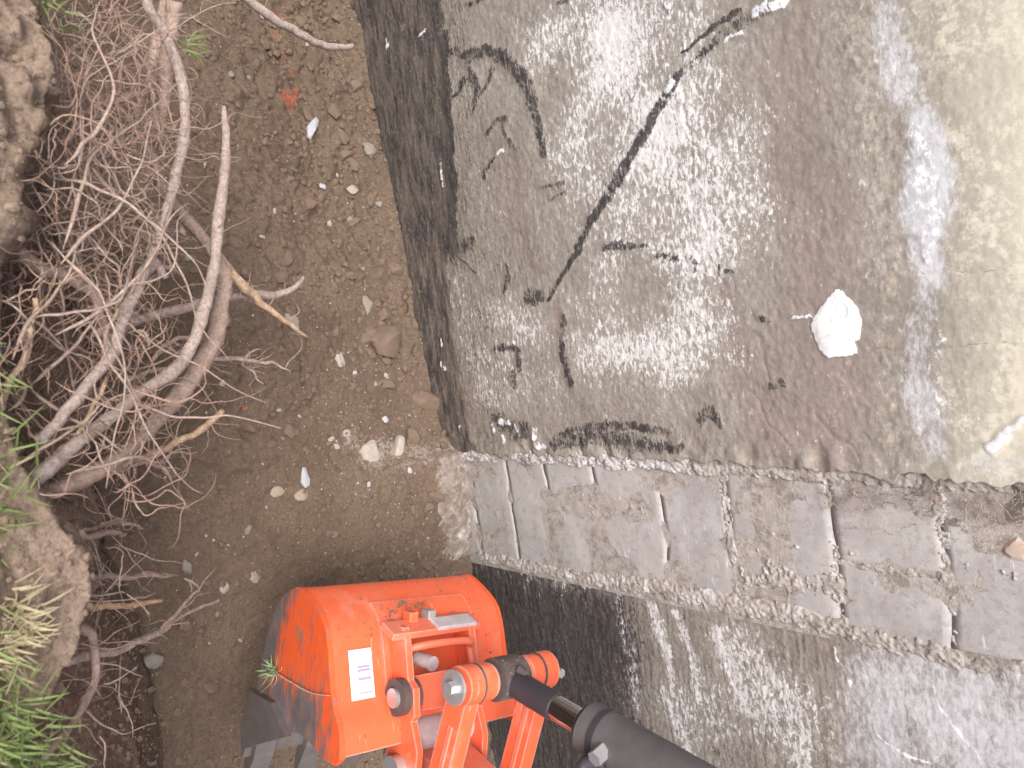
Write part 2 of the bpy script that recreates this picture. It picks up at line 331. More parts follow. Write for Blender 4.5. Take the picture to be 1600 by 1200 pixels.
# ------------------------------------------------------------------ ground: lawn, bank and trench floor in one sheet
FZ = [-0.26, -0.225, -0.19, -0.14, -0.125, -0.115, -0.09, -0.02, -0.06, -0.09, -0.1]
def floor_z(x, y):
    wz = np.interp(x, [-3, -1.15, -0.62, -0.26, 0.0, 0.20, 0.34, 0.42, 0.8, 1.2, 3], FZ)   # at the wall
    mz = np.interp(x, [-3, -1.0, 0.0, 0.6, 1.1, 3], [-0.16, -0.14, -0.03, -0.05, -0.13, -0.15])                          # mid trench
    t = sstep(-0.75, -0.05, y); return mz*(1-t)+wz*t
def bank_edge(x):
    return -1.40 + 0.12*np.exp(-((x+0.43)/0.19)**2) + 0.055*np.exp(-((x-0.26)/0.10)**2) - 0.03*np.exp(-((x+0.05)/0.12)**2) - 0.09*sstep(0.33, 0.50, x) + 0.015*noise(x*9, x*0+3.3)
def build_ground():
    xs = np.concatenate([np.linspace(-10, -1.5, 18)[:-1], np.arange(-1.5, 1.6, 0.0055), np.linspace(1.6, 10, 18)])
    # section parameter: 0..1 lawn, 1..2 bank face, 2..3 floor
    ss_ = np.concatenate([np.linspace(0, 0.86, 14)[:-1], np.linspace(0.86, 0.95, 12)[:-1], np.linspace(0.95, 1, 45)[:-1], np.linspace(1, 2, 130)[:-1], np.linspace(2, 3, 215)])
    X, T = np.meshgrid(xs, ss_, indexing='ij')
    e = bank_edge(X); toe = -1.09 + 0.05*noise(X*3, X*0+1.7) + 0.03*np.exp(-((X+0.42)/0.2)**2)
    lawn = 0.93 + 0.02*noise(X*2, T*3) - 0.05*sstep(0.955, 1.0, T)
    yl = -12 + (e+12)*(T**0.35); f = np.clip(T-1, 0, 1); g = np.clip(T-2, 0, 1)
    fl_toe = floor_z(X, toe)
    bulge = np.sin(f*math.pi)*0.02
    yb = e + (toe-e)*(0.62*f + 0.38*f**2.0) + bulge*(0.5+noise(X*4, f*2))
    zb = lawn + (fl_toe-lawn)*(f**0.9)
    yf = toe + (0.06-toe)*g
    zf = floor_z(X, yf) + 0.10*np.exp(-(yf-toe)/0.07)*0.25
    Y = np.where(T <= 1, yl, np.where(T <= 2, yb, yf)); Z = np.where(T <= 1, lawn, np.where(T <= 2, zb, zf))
    # crumbly relief
    wall_pile = 0.018*np.exp(-((Y-0.0)/0.09)**2)*(X < 0.41)*(0.5+0.5*noise(X*7, Y*7))
    Z = Z + np.where(T > 2, wall_pile, 0)
    n1 = fbm(X*6, Y*6, Z*6, 3); n2 = fbm(X*24+3, Y*24, Z*24, 3); n3 = noise(X*75, Y*75, Z*75)
    rid = 1-np.abs(noise(X*33, Y*33, Z*33)); n4 = noise(X*140, Y*140, Z*140)
    amp = 0.5+0.9*sstep(-0.1, 0.5, noise(X*3.3+9, Y*3.3)) ; amp = amp*np.where(T <= 2, 1.25, 1)
    d = 0.018*n1 + amp*(0.012*n2 + 0.006*(rid-0.6) + 0.0045*n3 + 0.002*n4)
    ny = np.where((T > 1) & (T <= 2), 0.8, 0.0)*(1-f*0.5); nz = 1-0.7*(ny > 0)
    near = np.exp(-((np.clip(T, 0, 2)-1.05)/0.5)**2)*(T < 2)
    d = d + near*(0.009*fbm(X*13+5, Y*13, Z*13, 4, .6) + 0.004*noise(X*52, Y*52, Z*52) + 0.003*noise(X*110, Y*110, Z*110))
    Y = Y + d*ny*1.8; Z = Z + d*nz
    # worn, dry surface on the bank bulges; mortar dust by the blocks; spray-paint dots
    dry = np.clip((T > 0.98)*(T < 1.75)*(np.exp(-((X+0.42)/0.17)**2)*0.55+np.exp(-((X-0.25)/0.15)**2)*0.75+0.35), 0, 1)
    lime = np.zeros_like(X); paint = np.zeros_like(X)
    def dot(arr, px, py, r, a=1.0):
        p = at(px, py, 0.0); z = float(floor_z(np.array(p[0]), np.array(p[1]))); p = at(px, py, z)
        arr += a*np.exp(-((X-p[0])**2+(Y-p[1])**2)/(r*r))*(T > 2)
    for px, py, r, a in [(545, 690, .05, .8), (580, 705, .06, 1.0), (620, 705, .06, 1), (660, 705, .05, 1), (700, 715, .035, 1.0), (705, 760, .028, 1), (710, 800, .03, 1.0), (712, 840, .03, 1.0), (700, 860, .03, 1), (690, 690, .03, .8),
        (470, 770, .03, .7), (430, 770, .03, .6), (560, 780, .1, .35), (500, 850, .1, .3), (620, 790, .12, .35), (350, 920, .035, .6), (410, 905, .04, .5), (235, 815, .03, .45), (530, 650, .05, .5)]: dot(lime, px, py, r, a)
    for px, py, r, a in [(458, 152, .02, 1.2), (455, 150, .035, 1.1), (470, 140, .02, .9), (465, 110, .022, .7), (450, 85, .02, .7), (440, 50, .025, .6), (437, 15, .03, .7), (450, 30, .02, .6), (500, 310, .03, .55), (183, 120, .012, .9), (315, 97, .01, .9)]: dot(paint, px, py, r, a)
    V = np.stack([X, Y, Z], -1).reshape(-1, 3)
    o = mesh_np('ground', V, grid_faces(*X.shape), M['soil'], attrs=dict(dry=dry, lime=np.clip(lime, 0, 1.2), paint=np.clip(paint, 0, 1.2)))
    tag(o, kind='structure', label='brown crumbly soil of the trench floor and its bank')
    return X, Y, Z, T
GX, GY, GZ, GT = build_ground()
def ground_hit(px, py):
    d = ray(px, py); z = 0.0
    for _ in range(6):
        p = CAM + d*((z-CAM[2])/d[2]); z = float(floor_z(np.array(p[0]), np.array(min(p[1], -0.02))))
    return p
_fx = GX[:, 0]
def surf_z(x, y):                            # height of the built floor sheet
    i = int(np.clip(np.searchsorted(_fx, x), 1, len(_fx)-1)); m = GT[i] > 2
    return float(np.interp(y, GY[i][m], GZ[i][m]))

# ------------------------------------------------------------------ foundation wall
wall = empty('foundation_wall', (0.4, 0, 0)); tag(wall, 'excavated grey house foundation wall with flaking coating, tar smears and exposed blocks', 'wall')
WO = np.array([0.4, 0, 0])
def paint_masks(X, Z):
    m = {k: np.zeros_like(X) for k in ('tar', 'soot', 'brown', 'tan', 'mott', 'pale', 'ochre', 'speck', 'chip', 'crack', 'dust')}
    wx = X + 0.022*fbm(X*9, Z*9, o=4, g=.6); wz = Z + 0.022*fbm(X*9+40, Z*9, o=4, g=.6)
    def stroke(k, pts, wpx, a=1.0, soft=0.5):
        Q = np.array([wall_pt(*p) for p in pts]); n = len(pts); W_ = np.interp(np.arange(n), np.linspace(0, n-1, len(np.atleast_1d(wpx))), np.atleast_1d(wpx))
        sc = [0.5*(np.linalg.norm(wall_pt(p[0]+1, p[1])-wall_pt(*p))+np.linalg.norm(wall_pt(p[0], p[1]+1)-wall_pt(*p))) for p in pts]
        R = W_*np.array(sc)*0.5
        x0, z0 = Q.min(0)-R.max()*3; x1, z1 = Q.max(0)+R.max()*3
        s = (X > x0) & (X < x1) & (Z > z0) & (Z < z1)
        if not s.any(): return
        px, pz = wx[s], wz[s]; best = np.zeros_like(px)
        for i in range(max(1, n-1)):
            A, B = Q[i], Q[min(i+1, n-1)]; dB = B-A; L = max(dB@dB, 1e-9)
            t = np.clip(((px-A[0])*dB[0]+(pz-A[1])*dB[1])/L, 0, 1)
            r = R[i]+(R[min(i+1, n-1)]-R[i])*t
            dd = np.hypot(px-A[0]-dB[0]*t, pz-A[1]-dB[1]*t)/r
            best = np.maximum(best, 1-sstep(1-soft, 1+soft, dd))
        m[k][s] = np.maximum(m[k][s], best*a)
    def poly(k, pts, a=1.0, soft=0.02):
        soft = soft*2.0
        Q = np.array([wall_pt(*p) for p in pts]); ins = np.zeros(X.shape, bool); dm = np.full(X.shape, 9.0)
        for i in range(len(Q)):
            A, B = Q[i], Q[(i+1) % len(Q)]
            c = ((A[1] > wz) != (B[1] > wz)) & (wx < (B[0]-A[0])*(wz-A[1])/((B[1]-A[1]) or 1e-9)+A[0]); ins ^= c
            dB = B-A; t = np.clip(((wx-A[0])*dB[0]+(wz-A[1])*dB[1])/max(dB@dB, 1e-9), 0, 1)
            dm = np.minimum(dm, np.hypot(wx-A[0]-dB[0]*t, wz-A[1]-dB[1]*t))
        sd_ = np.where(ins, dm, -dm); m[k] = np.maximum(m[k], a*sstep(-soft, soft, sd_))
    left = X < 0.415
    # ---- left coating
    poly('speck', [(900, -60), (1180, -60), (1150, 90), (1140, 200), (1200, 300), (1190, 420), (1150, 470), (1160, 560), (1080, 640), (900, 600), (860, 480), (860, 330), (850, 200), (800, 110), (780, 30)], 0.58, 0.07)
    poly('speck', [(930, -60), (1060, -60), (1110, 200), (1120, 330), (1060, 360), (960, 330), (900, 240), (880, 60)], 0.76, 0.09)
    poly('speck', [(1080, 110), (1180, 190), (1210, 330), (1140, 400), (1040, 330), (1030, 220)], 0.72, 0.09)
    poly('speck', [(700, 400), (860, 470), (900, 640), (740, 660), (700, 520)], 0.40, 0.05)
    m['speck'] = np.maximum(m['speck']*np.clip(0.88+0.75*fbm(X*7+3, Z*5, o=3), 0.3, 1.25), 0.22*left)
    poly('tar', [(690, -80), (738, -80), (745, 200), (760, 400), (800, 620), (800, 720), (720, 720), (700, 300)], 0.40, 0.02)
    poly('soot', [(690, -60), (860, -60), (800, 100), (850, 260), (870, 420), (880, 560), (870, 690), (720, 700), (690, 420), (720, 300)], 0.30, 0.04)
    poly('soot', [(870, 600), (1100, 640), (1180, 700), (1080, 720), (870, 720)], 0.55, 0.03)
    poly('soot', [(690, 150), (760, 130), (800, 240), (840, 330), (850, 430), (780, 480), (710, 460)], 0.60, 0.03)
    poly('soot', [(700, 470), (800, 480), (880, 560), (880, 690), (740, 700)], 0.48, 0.03)
    poly('brown', [(1200, -80), (1310, -80), (1300, 60), (1330, 250), (1350, 420), (1380, 560), (1390, 690), (1320, 720), (1150, 720), (1150, 610), (1190, 500), (1220, 400), (1190, 180)], 0.85, 0.05)
    poly('brown', [(1190, 180), (1240, 100), (1330, 260), (1340, 400), (1240, 440), (1200, 340)], 1.0, 0.04)
    poly('brown', [(740, 170), (790, 190), (830, 330), (850, 430), (800, 420), (770, 300)], 0.6, 0.02)
    poly('mott', [(1310, -80), (1390, -80), (1420, 180), (1430, 420), (1400, 520), (1420, 720), (1370, 730), (1370, 560), (1340, 330), (1310, 100)], 0.75, 0.03)
    poly('tan', [(1470, -80), (1760, -80), (1760, 800), (1490, 760), (1500, 560), (1510, 400), (1480, 150)], 0.8, 0.10)
    poly('tan', [(1540, -80), (1760, -80), (1760, 800), (1560, 740), (1560, 450)], 1.0, 0.07)
    poly('mott', [(1430, 120), (1520, 260), (1540, 420), (1530, 620), (1480, 560), (1490, 330)], 0.55, 0.04)
    stroke('pale', [(1380, -60), (1390, 40), (1410, 130), (1440, 190)], [56, 60, 66, 54], 0.62, 0.9)
    stroke('pale', [(1445, 190), (1450, 270), (1450, 350), (1462, 430)], [54, 84, 70, 54], 0.9, 0.7)
    stroke('chip', [(1440, 210), (1450, 290), (1458, 350), (1462, 400)], [36, 56, 44, 10], 0.6, 0.9)
    stroke('pale', [(1455, 420), (1430, 500), (1438, 600), (1455, 700)], [54, 66, 64, 70], 0.68, 0.9)
    stroke('chip', [(1462, 500), (1462, 600), (1465, 670)], [16, 26, 20], 0.42, 0.9)
    poly('pale', [(1400, 690), (1620, 690), (1620, 750), (1400, 735)], 0.55, 0.02)
    stroke('chip', [(1620, 642), (1580, 668), (1550, 692)], [10, 14, 12], 0.95, 0.35)
    for p in [(1395, 420), (1385, 500), (1390, 600), (1300, 640), (1275, 690)]: stroke('ochre', [p, (p[0]+4, p[1]+45)], 16, 0.7, 0.8)
    # tar along the footing, with earth smeared over it
    poly('tar', [(520, -80), (688, -80), (700, 80), (708, 190), (718, 290), (712, 360), (706, 430), (712, 520), (728, 610), (748, 720), (600, 740), (560, 470), (530, 240)], 0.86, 0.016)
    stroke('tar', [(692, 60), (702, 200), (710, 300), (708, 380)], [30, 28, 26, 34], 0.9)
    poly('soot', [(680, -80), (735, -80), (745, 200), (750, 400), (790, 620), (800, 720), (700, 720), (690, 300)], 0.62, 0.025)
    poly('dust', [(540, -80), (680, -80), (735, 720), (640, 720), (600, 470), (560, 240)], 0.85, 0.02)
    poly('dust', [(630, 380), (720, 380), (760, 720), (640, 720)], 1.0, 0.03)
    poly('dust', [(640, 170), (690, 190), (690, 330), (640, 280)], 0.8, 0.02)
    # black smears
    stroke('tar', [(645, 110), (690, 84), (760, 80), (800, 95), (825, 130), (835, 180), (852, 240)], [5, 12, 18, 26, 18, 16, 15], 0.74, 0.7)
    for pts, wd in [([(735, 95), (748, 140), (742, 182)], [14, 18, 6]), ([(772, 108), (752, 150)], [10, 8]), ([(708, 152), (730, 122)], [5, 10]), ([(762, 212), (780, 190), (795, 186)], [6, 8, 10]), ([(785, 190), (800, 235)], [12, 8]),
        ([(757, 275), (775, 247)], [8, 5]), ([(705, 340), (712, 400)], [34, 22]), ([(722, 385), (745, 370)], [16, 14]), ([(720, 400), (750, 422)], [5, 3]), ([(848, 290), (885, 288)], [6, 8]), ([(865, 310), (890, 300)], [6, 4]),
        ([(945, 385), (975, 383), (1015, 389)], [8, 12, 6]), ([(1028, 407), (1058, 406)], [9, 11]), ([(1082, 402), (1088, 420)], [12, 8]), ([(1125, 418), (1150, 421)], [9, 5]), ([(1190, 494), (1200, 496)], [9, 9]), ([(1198, 600), (1204, 606)], [18, 14]), ([(1216, 598), (1219, 602)], [14, 14]),
        ([(792, 415), (787, 455)], [9, 7]), ([(828, 465), (846, 462)], [20, 18]), ([(775, 542), (815, 545)], [9, 10]), ([(812, 545), (815, 575)], [12, 8]), ([(806, 582), (806, 602)], [18, 12]),
        ([(880, 500), (884, 560), (890, 605)], [10, 16, 10]), ([(870, 690), (940, 684), (1000, 690), (1065, 700)], [26, 30, 30, 16]), ([(880, 676), (960, 660), (1010, 664)], [12, 16, 12]), ([(780, 660), (800, 672), (830, 668)], [22, 34, 26]), ([(1095, 655), (1112, 640), (1130, 660)], [16, 22, 8]),
        ([(1015, 670), (1045, 672)], [14, 12]), ([(870, 5), (885, 0)], [10, 14]), ([(730, 5), (760, 2)], [8, 6])]:
        stroke('tar', pts, np.array(wd)*1.2, 0.72, 0.8)
    stroke('tar', [(1200, 8), (1130, 55), (1062, 118)], [34, 30, 18], 0.62, 0.8)
    stroke('tar', [(1160, 15), (1110, 48), (1068, 78)], [12, 10, 8], 0.8, 0.5)
    stroke('tar', [(1062, 118), (1030, 168), (1000, 220), (965, 285), (930, 345), (895, 400), (868, 450), (856, 470)], [16, 21, 24, 22, 15, 11, 9, 8], 0.80, 0.5)
    stroke('brown', [(800, 230), (810, 290), (822, 360), (832, 420), (858, 428)], [14, 20, 18, 18, 8], 1.0, 0.6)
    stroke('soot', [(806, 290), (822, 360), (830, 415)], [9, 10, 12], 1.0, 0.6)
    stroke('brown', [(1130, 440), (1150, 510), (1165, 600), (1190, 660)], [30, 40, 50, 60], 0.9, 0.8)
    stroke('brown', [(870, 480), (880, 530), (890, 600)], [24, 32, 20], 0.85, 0.7)
    stroke('brown', [(1040, 60), (1030, 160)], [36, 30], 0.6, 0.8)
    stroke('brown', [(905, 160), (885, 220)], [26, 16], 0.5, 0.8)
    stroke('brown', [(1275, 640), (1300, 700), (1310, 740)], [40, 60, 60], 1.0, 0.7)
    for pts, wd in [([(1052, 128), (1046, 140)], 14), ([(1165, 48), (1145, 60)], 9), ([(1190, 10), (1225, 2)], 20), ([(785, 663), (795, 664)], 9), ([(808, 664), (812, 670)], 6), ([(840, 668), (842, 680)], 8), ([(772, 668), (773, 676)], 6), ([(788, 685), (789, 692)], 6),
        ([(845, 692), (853, 700)], 10), ([(722, 668), (724, 674)], 5), ([(780, 240), (788, 236)], 5), ([(605, 62), (608, 72)], 5), ([(655, 58), (664, 48)], 4), ([(692, 570), (700, 578)], 7), ([(694, 530), (694, 538)], 5), ([(692, 250), (698, 285)], 5), ([(1048, 0), (1050, 10)], 8), ([(1072, 62), (1072, 70)], 8),
        ([(1230, 492), (1266, 488)], 6)]:
        stroke('chip', pts, wd, 0.8, 0.6)
    for pts in [[(1428, 426), (1500, 418), (1560, 424), (1640, 415)], [(1360, 545), (1430, 552), (1500, 538), (1640, 534)], [(1066, 80), (1072, 200), (1082, 330)], [(1185, 520), (1205, 640)], [(1275, 645), (1315, 690), (1340, 712)], [(1170, 610), (1240, 690)]]:
        stroke('crack', pts, 4.0, 0.7, 0.8)
    # ---- the strip beyond the blocks: scraped tar below, smooth grey above
    right = X > 0.7
    for k in m: m[k] = np.where(right, 0, m[k])
    def rpoly(k, *a_, **k_):
        keep = m[k].copy(); m[k][:] = 0; poly(k, *a_, **k_); m[k] = np.where(right, np.maximum(m[k], keep), keep)
    rpoly('tar', [(700, 840), (980, 910), (1010, 1000), (1000, 1120), (1100, 1300), (700, 1300)], 0.94, 0.09)
    rpoly('tar', [(880, 900), (960, 920), (970, 1040), (990, 1150), (900, 1130)], 1.05, 0.06)
    rpoly('soot', [(960, 900), (1330, 960), (1340, 1060), (1330, 1300), (960, 1300)], 0.55, 0.05)
    rpoly('tar', [(1130, 1100), (1300, 1170), (1330, 1300), (1000, 1300), (1010, 1150)], 0.42, 0.07)
    rpoly('speck', [(1110, 970), (1180, 985), (1240, 1060), (1300, 1090), (1290, 1200), (1180, 1170), (1120, 1110)], 0.62, 0.06)
    rpoly('speck', [(980, 1080), (1130, 1050), (1180, 1180), (1080, 1180)], 0.55, 0.05)
    rpoly('pale', [(1330, 960), (1720, 1030), (1720, 1400), (1360, 1400), (1300, 1150)], 0.78, 0.06)
    rpoly('soot', [(1330, 960), (1720, 1030), (1720, 1400), (1360, 1400)], 0.30, 0.05)
    rpoly('brown', [(1340, 980), (1420, 1010), (1450, 1130), (1470, 1190), (1420, 1180), (1370, 1060)], 0.72, 0.04)
    rpoly('mott', [(1260, 1100), (1340, 1060), (1360, 1300), (1270, 1300)], 0.7, 0.05)
    keep = {k: v.copy() for k, v in m.items()}
    for pts in [[(1450, 1060), (1480, 1110), (1530, 1190)], [(1370, 1150), (1420, 1180), (1460, 1195)], [(1300, 1020), (1325, 1080)], [(905, 890), (905, 930)], [(860, 890), (862, 925)]]: stroke('chip', pts, [4, 7, 4], 0.75, 0.5)
    for pts, wd, a_ in [([(870, 890), (878, 960), (884, 1050)], [10, 16, 8], .62), ([(960, 930), (975, 1020), (990, 1110)], [12, 22, 12], .72), ([(1005, 930), (1030, 1000), (1045, 1090)], [14, 24, 12], .74), ([(1050, 960), (1075, 1030), (1085, 1100)], [12, 20, 14], .7),
        ([(930, 1000), (938, 1060), (950, 1130)], [8, 14, 8], .6), ([(835, 900), (845, 960), (850, 1040)], [8, 10, 6], .55), ([(1030, 1080), (1060, 1150), (1090, 1200)], [16, 26, 20], .68), ([(1120, 990), (1140, 1060), (1165, 1120)], [24, 40, 30], .7), ([(1200, 1060), (1240, 1120), (1250, 1190)], [30, 50, 40], .72), ([(805, 880), (812, 930)], [10, 6], .6)]: stroke('speck', pts, wd, a_, 0.8)
    stroke('speck', [(905, 885), (915, 960)], [24, 14], 0.9); stroke('speck', [(820, 880), (818, 960)], [20, 14], 0.7)
    m['dust'] = np.where(right, 0.18, m['dust'])
    return m
def wall_sheet(name, xs, zs, yfun, label):
    X, Z = np.meshgrid(xs, zs, indexing='ij'); m = paint_masks(X, Z); Y = yfun(X, Z, m)
    V = np.stack([X, Y, Z], -1)-WO
    n, k = X.shape; Vf = V.reshape(-1, 3); Fq = grid_faces(n, k)
    # rim folded back to give the coat its thickness
    idx = np.arange(n*k).reshape(n, k); rim = np.concatenate([idx[:, 0], idx[-1, 1:], idx[-2::-1, -1], idx[0, -2:0:-1]])
    back = Vf[rim].copy(); back[:, 1] = 0.03; b0 = len(Vf); r2 = np.roll(rim, -1); bi = b0+np.arange(len(rim)); b2 = np.roll(bi, -1)
    Fq = np.vstack([Fq, np.stack([rim, bi, b2, r2], -1)]); Vf = np.vstack([Vf, back])
    at_ = {q: np.concatenate([v.ravel(), v.ravel()[rim]]) for q, v in m.items()}
    o = mesh_np(name, Vf, Fq, M['parge'], wall, attrs=at_); o['label'] = label
    return o
zfine = np.arange(-0.32, 1.72, 0.0036)
zs = np.concatenate([[-0.7, -0.5], zfine, [1.8, 2.0, 2.3, 2.6]])
def y_left(X, Z, m):
    y = -0.024 - 0.004*fbm(X*5, Z*5, o=3) - 0.0013*fbm(X*45, Z*80, o=3) - 0.0007*noise(X*190, Z*230)
    edge = sstep(0.30, 0.41, X + 0.02*noise(Z*16, Z*0)); y = y - 0.008*edge*(0.4+0.8*noise(Z*30, X*30))
    rough = 1-0.75*np.clip(m['tan']+m['pale'], 0, 1)
    y = -0.024 + (y+0.024)*rough
    return y + 0.002*m['crack'] - 0.0025*np.clip(m['tar'], 0, 1) - 0.003*m['chip']
xs_l = np.concatenate([np.linspace(-6, -1.3, 14)[:-1], np.arange(-1.3, 0.408, 0.0036), [0.41]])
# ragged right-hand edge of the coat
def left_ragged():
    o = wall_sheet('parging_coat', xs_l, zs, y_left, 'thick old parging with white flaking, black tar smears and brown stain')
    me = o.data; n = len(me.vertices); co = np.empty(n*3, np.float32); me.vertices.foreach_get('co', co); co = co.reshape(-1, 3)
    xw = co[:, 0]+0.4; f = sstep(0.28, 0.41, xw); zz = co[:, 2]
    co[:, 0] += f*(0.016*fbm(zz*14, zz*0+2, o=4)+0.006*noise(zz*70, zz*0)) + f*0.012*sstep(1.0, 1.5, zz)
    me.vertices.foreach_set('co', co.ravel()); me.update()
left_ragged()
def y_right(X, Z, m):
    k = 1-0.8*np.clip(m['pale'], 0, 1)
    return -0.004 - 0.003*fbm(X*5, Z*5, o=3) - k*(0.0018*fbm(X*18, Z*110, o=3) + 0.001*noise(X*190, Z*190)) - 0.007*sstep(1.1, 1.4, Z)
xs_r = np.concatenate([np.arange(0.772, 1.45, 0.0038), np.linspace(1.46, 6, 12)])
wall_sheet('tar_coat', xs_r, zs, y_right, 'scraped tar coating, black near the footing and pale above')

# blocks in the stripped strip
X0, X1 = 0.405, 0.782
JZ = [-0.25, 0.02, 0.20, 0.37, 0.56, 0.785, 0.98, 1.24, 1.46, 1.70, 1.93]
bm = bmesh.new(); add_box(bm, Vector(((X0+X1)/2-0.4, 0.0285, 0.85)), (X1-X0+0.05, 0.0715, 2.9)); bm_obj('mortar_bed', bm, M['joint'], wall)
def block(xa, xb, za, zb, y, tilt):
    nx, nz = 22, 13; u = np.linspace(0, 1, nx); v = np.linspace(0, 1, nz)
    U, Vv = np.meshgrid(u, v, indexing='ij')
    X = xa+(xb-xa)*U; Z = za+(zb-za)*Vv
    X = X + 0.004*noise(X*30, Z*30)*1.0; Z = Z + 0.0045*noise(X*22+7, Z*22)
    ed = np.minimum(np.minimum(U, 1-U)*(xb-xa), np.minimum(Vv, 1-Vv)*(zb-za))
    Y = -0.0078 + 0.15*(y+0.0078) + 0.003*fbm(X*11, Z*11, o=3) + 0.0012*(1-sstep(0.0, 0.008, ed))*(0.6+noise(X*25, Z*25+y*77))
    V = (np.stack([X, Y, Z], -1)-WO).reshape(-1, 3); idx = np.arange(nx*nz).reshape(nx, nz)
    rim = np.concatenate([idx[:, 0], idx[-1, 1:], idx[-2::-1, -1], idx[0, -2:0:-1]]); back = V[rim].copy(); back[:, 1] = 0.03
    bi = len(V)+np.arange(len(rim)); Fq = np.vstack([grid_faces(nx, nz), np.stack([rim, bi, np.roll(bi, -1), np.roll(rim, -1)], -1)])
    gm = 0.75*sstep(1.18, 1.5, Z)*(1-sstep(0.43, 0.58, X)) + 0.10*(1-sstep(0.0, 0.03, ed)) + 0.25*sstep(1.3, 1.6, Z)
    return mesh_np('block', np.vstack([V, back]), Fq, M['block'], wall, attrs=dict(grime=np.concatenate([gm.ravel(), gm.ravel()[rim]])))
for i in range(len(JZ)-1):
    g = 0.0006; za, zb = JZ[i]+g, JZ[i+1]-g; dy = rng.uniform(-0.004, 0.002)
    cuts = {7: [0.625], 0: [], 9: [0.60]}.get(i, [])
    ed = [X0]+cuts+[X1]
    for a, b_ in zip(ed[:-1], ed[1:]):
        block(a+(g if a != X0 else 0), b_-(g if b_ != X1 else 0), za, zb, -0.0075+dy*.25+rng.uniform(-.0006, .0006), rng.uniform(-.002, .002))
# squeezed mortar: ragged ridges along both cut edges and along the bed joints
def ridge(name, x0, x1, z0, z1, h, mat, ys, gap=0.0, label=None, sharp=1.0):
    """a ragged smear of mortar: long axis along z or x, sinking into the wall where it has broken off"""
    st = 0.0030; X, Z = np.meshgrid(np.arange(x0, x1, st), np.arange(z0, z1, st), indexing='ij'); vert = (z1-z0) > (x1-x0)
    L, C = (Z, X) if vert else (X, Z); c0, c1 = (x0, x1) if vert else (z0, z1); hw = (c1-c0)/2
    sd_ = rng.uniform(0, 60); u = (C-(c0+c1)/2-0.35*hw*fbm(L*11+sd_, L*0, o=3))/hw
    prof = np.clip(1-np.abs(u)**1.6, -1, 1)
    f = prof*sharp + 0.8*fbm(X*22+sd_, Z*22, o=5, g=.72) + 0.45*fbm(X*95, Z*95+sd_, o=2, g=.8) - gap
    Y = ys + 0.006 - np.clip(h*0.34*f + 0.006*sstep(0.02, 0.2, f), -0.004, h*1.1) - 0.0020*noise(X*150, Z*150)*(f > 0.05) - 0.0013*hash3(np.floor(X*290), np.floor(Z*290), np.zeros_like(X))*(f > 0.05)
    Y = Y + 0.02*(np.abs(u) > 0.97)
    V = (np.stack([X, Y, Z], -1)-WO).reshape(-1, 3)
    o = mesh_np(name, V, grid_faces(*X.shape), mat, wall)
    if label: o['label'] = label
ridge('mortar_ridge', 0.375, 0.445, -0.03, 0.90, 0.020, M['ridgew'], -0.016, 0.22, 'white lumpy mortar along the broken edge of the parging')
ridge('mortar_ridge', 0.385, 0.450, 0.85, 1.28, 0.014, M['ridge'], -0.012, 0.25)
ridge('mortar_ridge', 0.400, 0.450, 1.25, 1.72, 0.012, M['joint'], -0.010, 0.35)
ridge('mortar_ridge', 0.752, 0.800, 0.0, 0.62, 0.013, M['ridge'], -0.008, 0.15, 'rough pale mortar ridge between blocks and tar coating')
ridge('mortar_ridge', 0.740, 0.800, 0.60, 1.26, 0.014, M['ridge'], -0.008, 0.15)
ridge('mortar_ridge', 0.760, 0.815, 1.24, 1.72, 0.013, M['joint'], -0.010, 0.30)
ridge('mortar_ridge', 0.640, 0.740, 1.00, 1.26, 0.013, M['ridge'], -0.008, 0.55)
for i, z in enumerate(JZ[2:9]):
    k = 0.010 if i < 4 else 0.017
    ridge('joint_bead', 0.43, 0.77, z-k, z+k, 0.003 if i < 4 else 0.005, M['remnant'] if i >= 3 else M['joint'], -0.0080, 0.60 if i < 4 else 0.52)
ridge('joint_bead', 0.610, 0.640, 1.25, 1.45, 0.007, M['joint'], -0.007, 0.5)
ridge('parging_remnant', 0.425, 0.765, 0.05, 0.70, 0.005, M['remnant'], -0.010, 1.22, sharp=0.8)
ridge('parging_remnant', 0.425, 0.765, 0.66, 1.24, 0.006, M['remnant'], -0.010, 1.12, sharp=0.8)
ridge('parging_remnant', 0.425, 0.775, 1.24, 1.70, 0.006, M['remnant'], -0.010, 1.20, sharp=0.8)
def ledge():
    X, Y = np.meshgrid(np.arange(0.39, 0.80, 0.004), np.arange(-0.16, 0.0, 0.004), indexing='ij')
    f = 0.75-np.abs((Y+0.03)/0.065)**2 + 1.0*fbm(X*13, Y*13, o=4, g=.6) - 1.2*sstep(0.03, 0.0, X-0.39) - 1.2*sstep(0.03, 0.0, 0.80-X)
    Z = np.interp(X, [.39, .42, .6, .8], [-0.03, -0.012, -0.025, -0.05]) + np.clip(0.016*f, -0.05, 0.014) + 0.005*fbm(X*60, Y*60, o=3)
    o = mesh_np('mortar_ledge', np.stack([X, Y, Z], -1).reshape(-1, 3)-WO, grid_faces(*X.shape), M['ledge'], wall); o['label'] = 'crumbly pale mortar droppings at the foot of the blocks'
ledge()
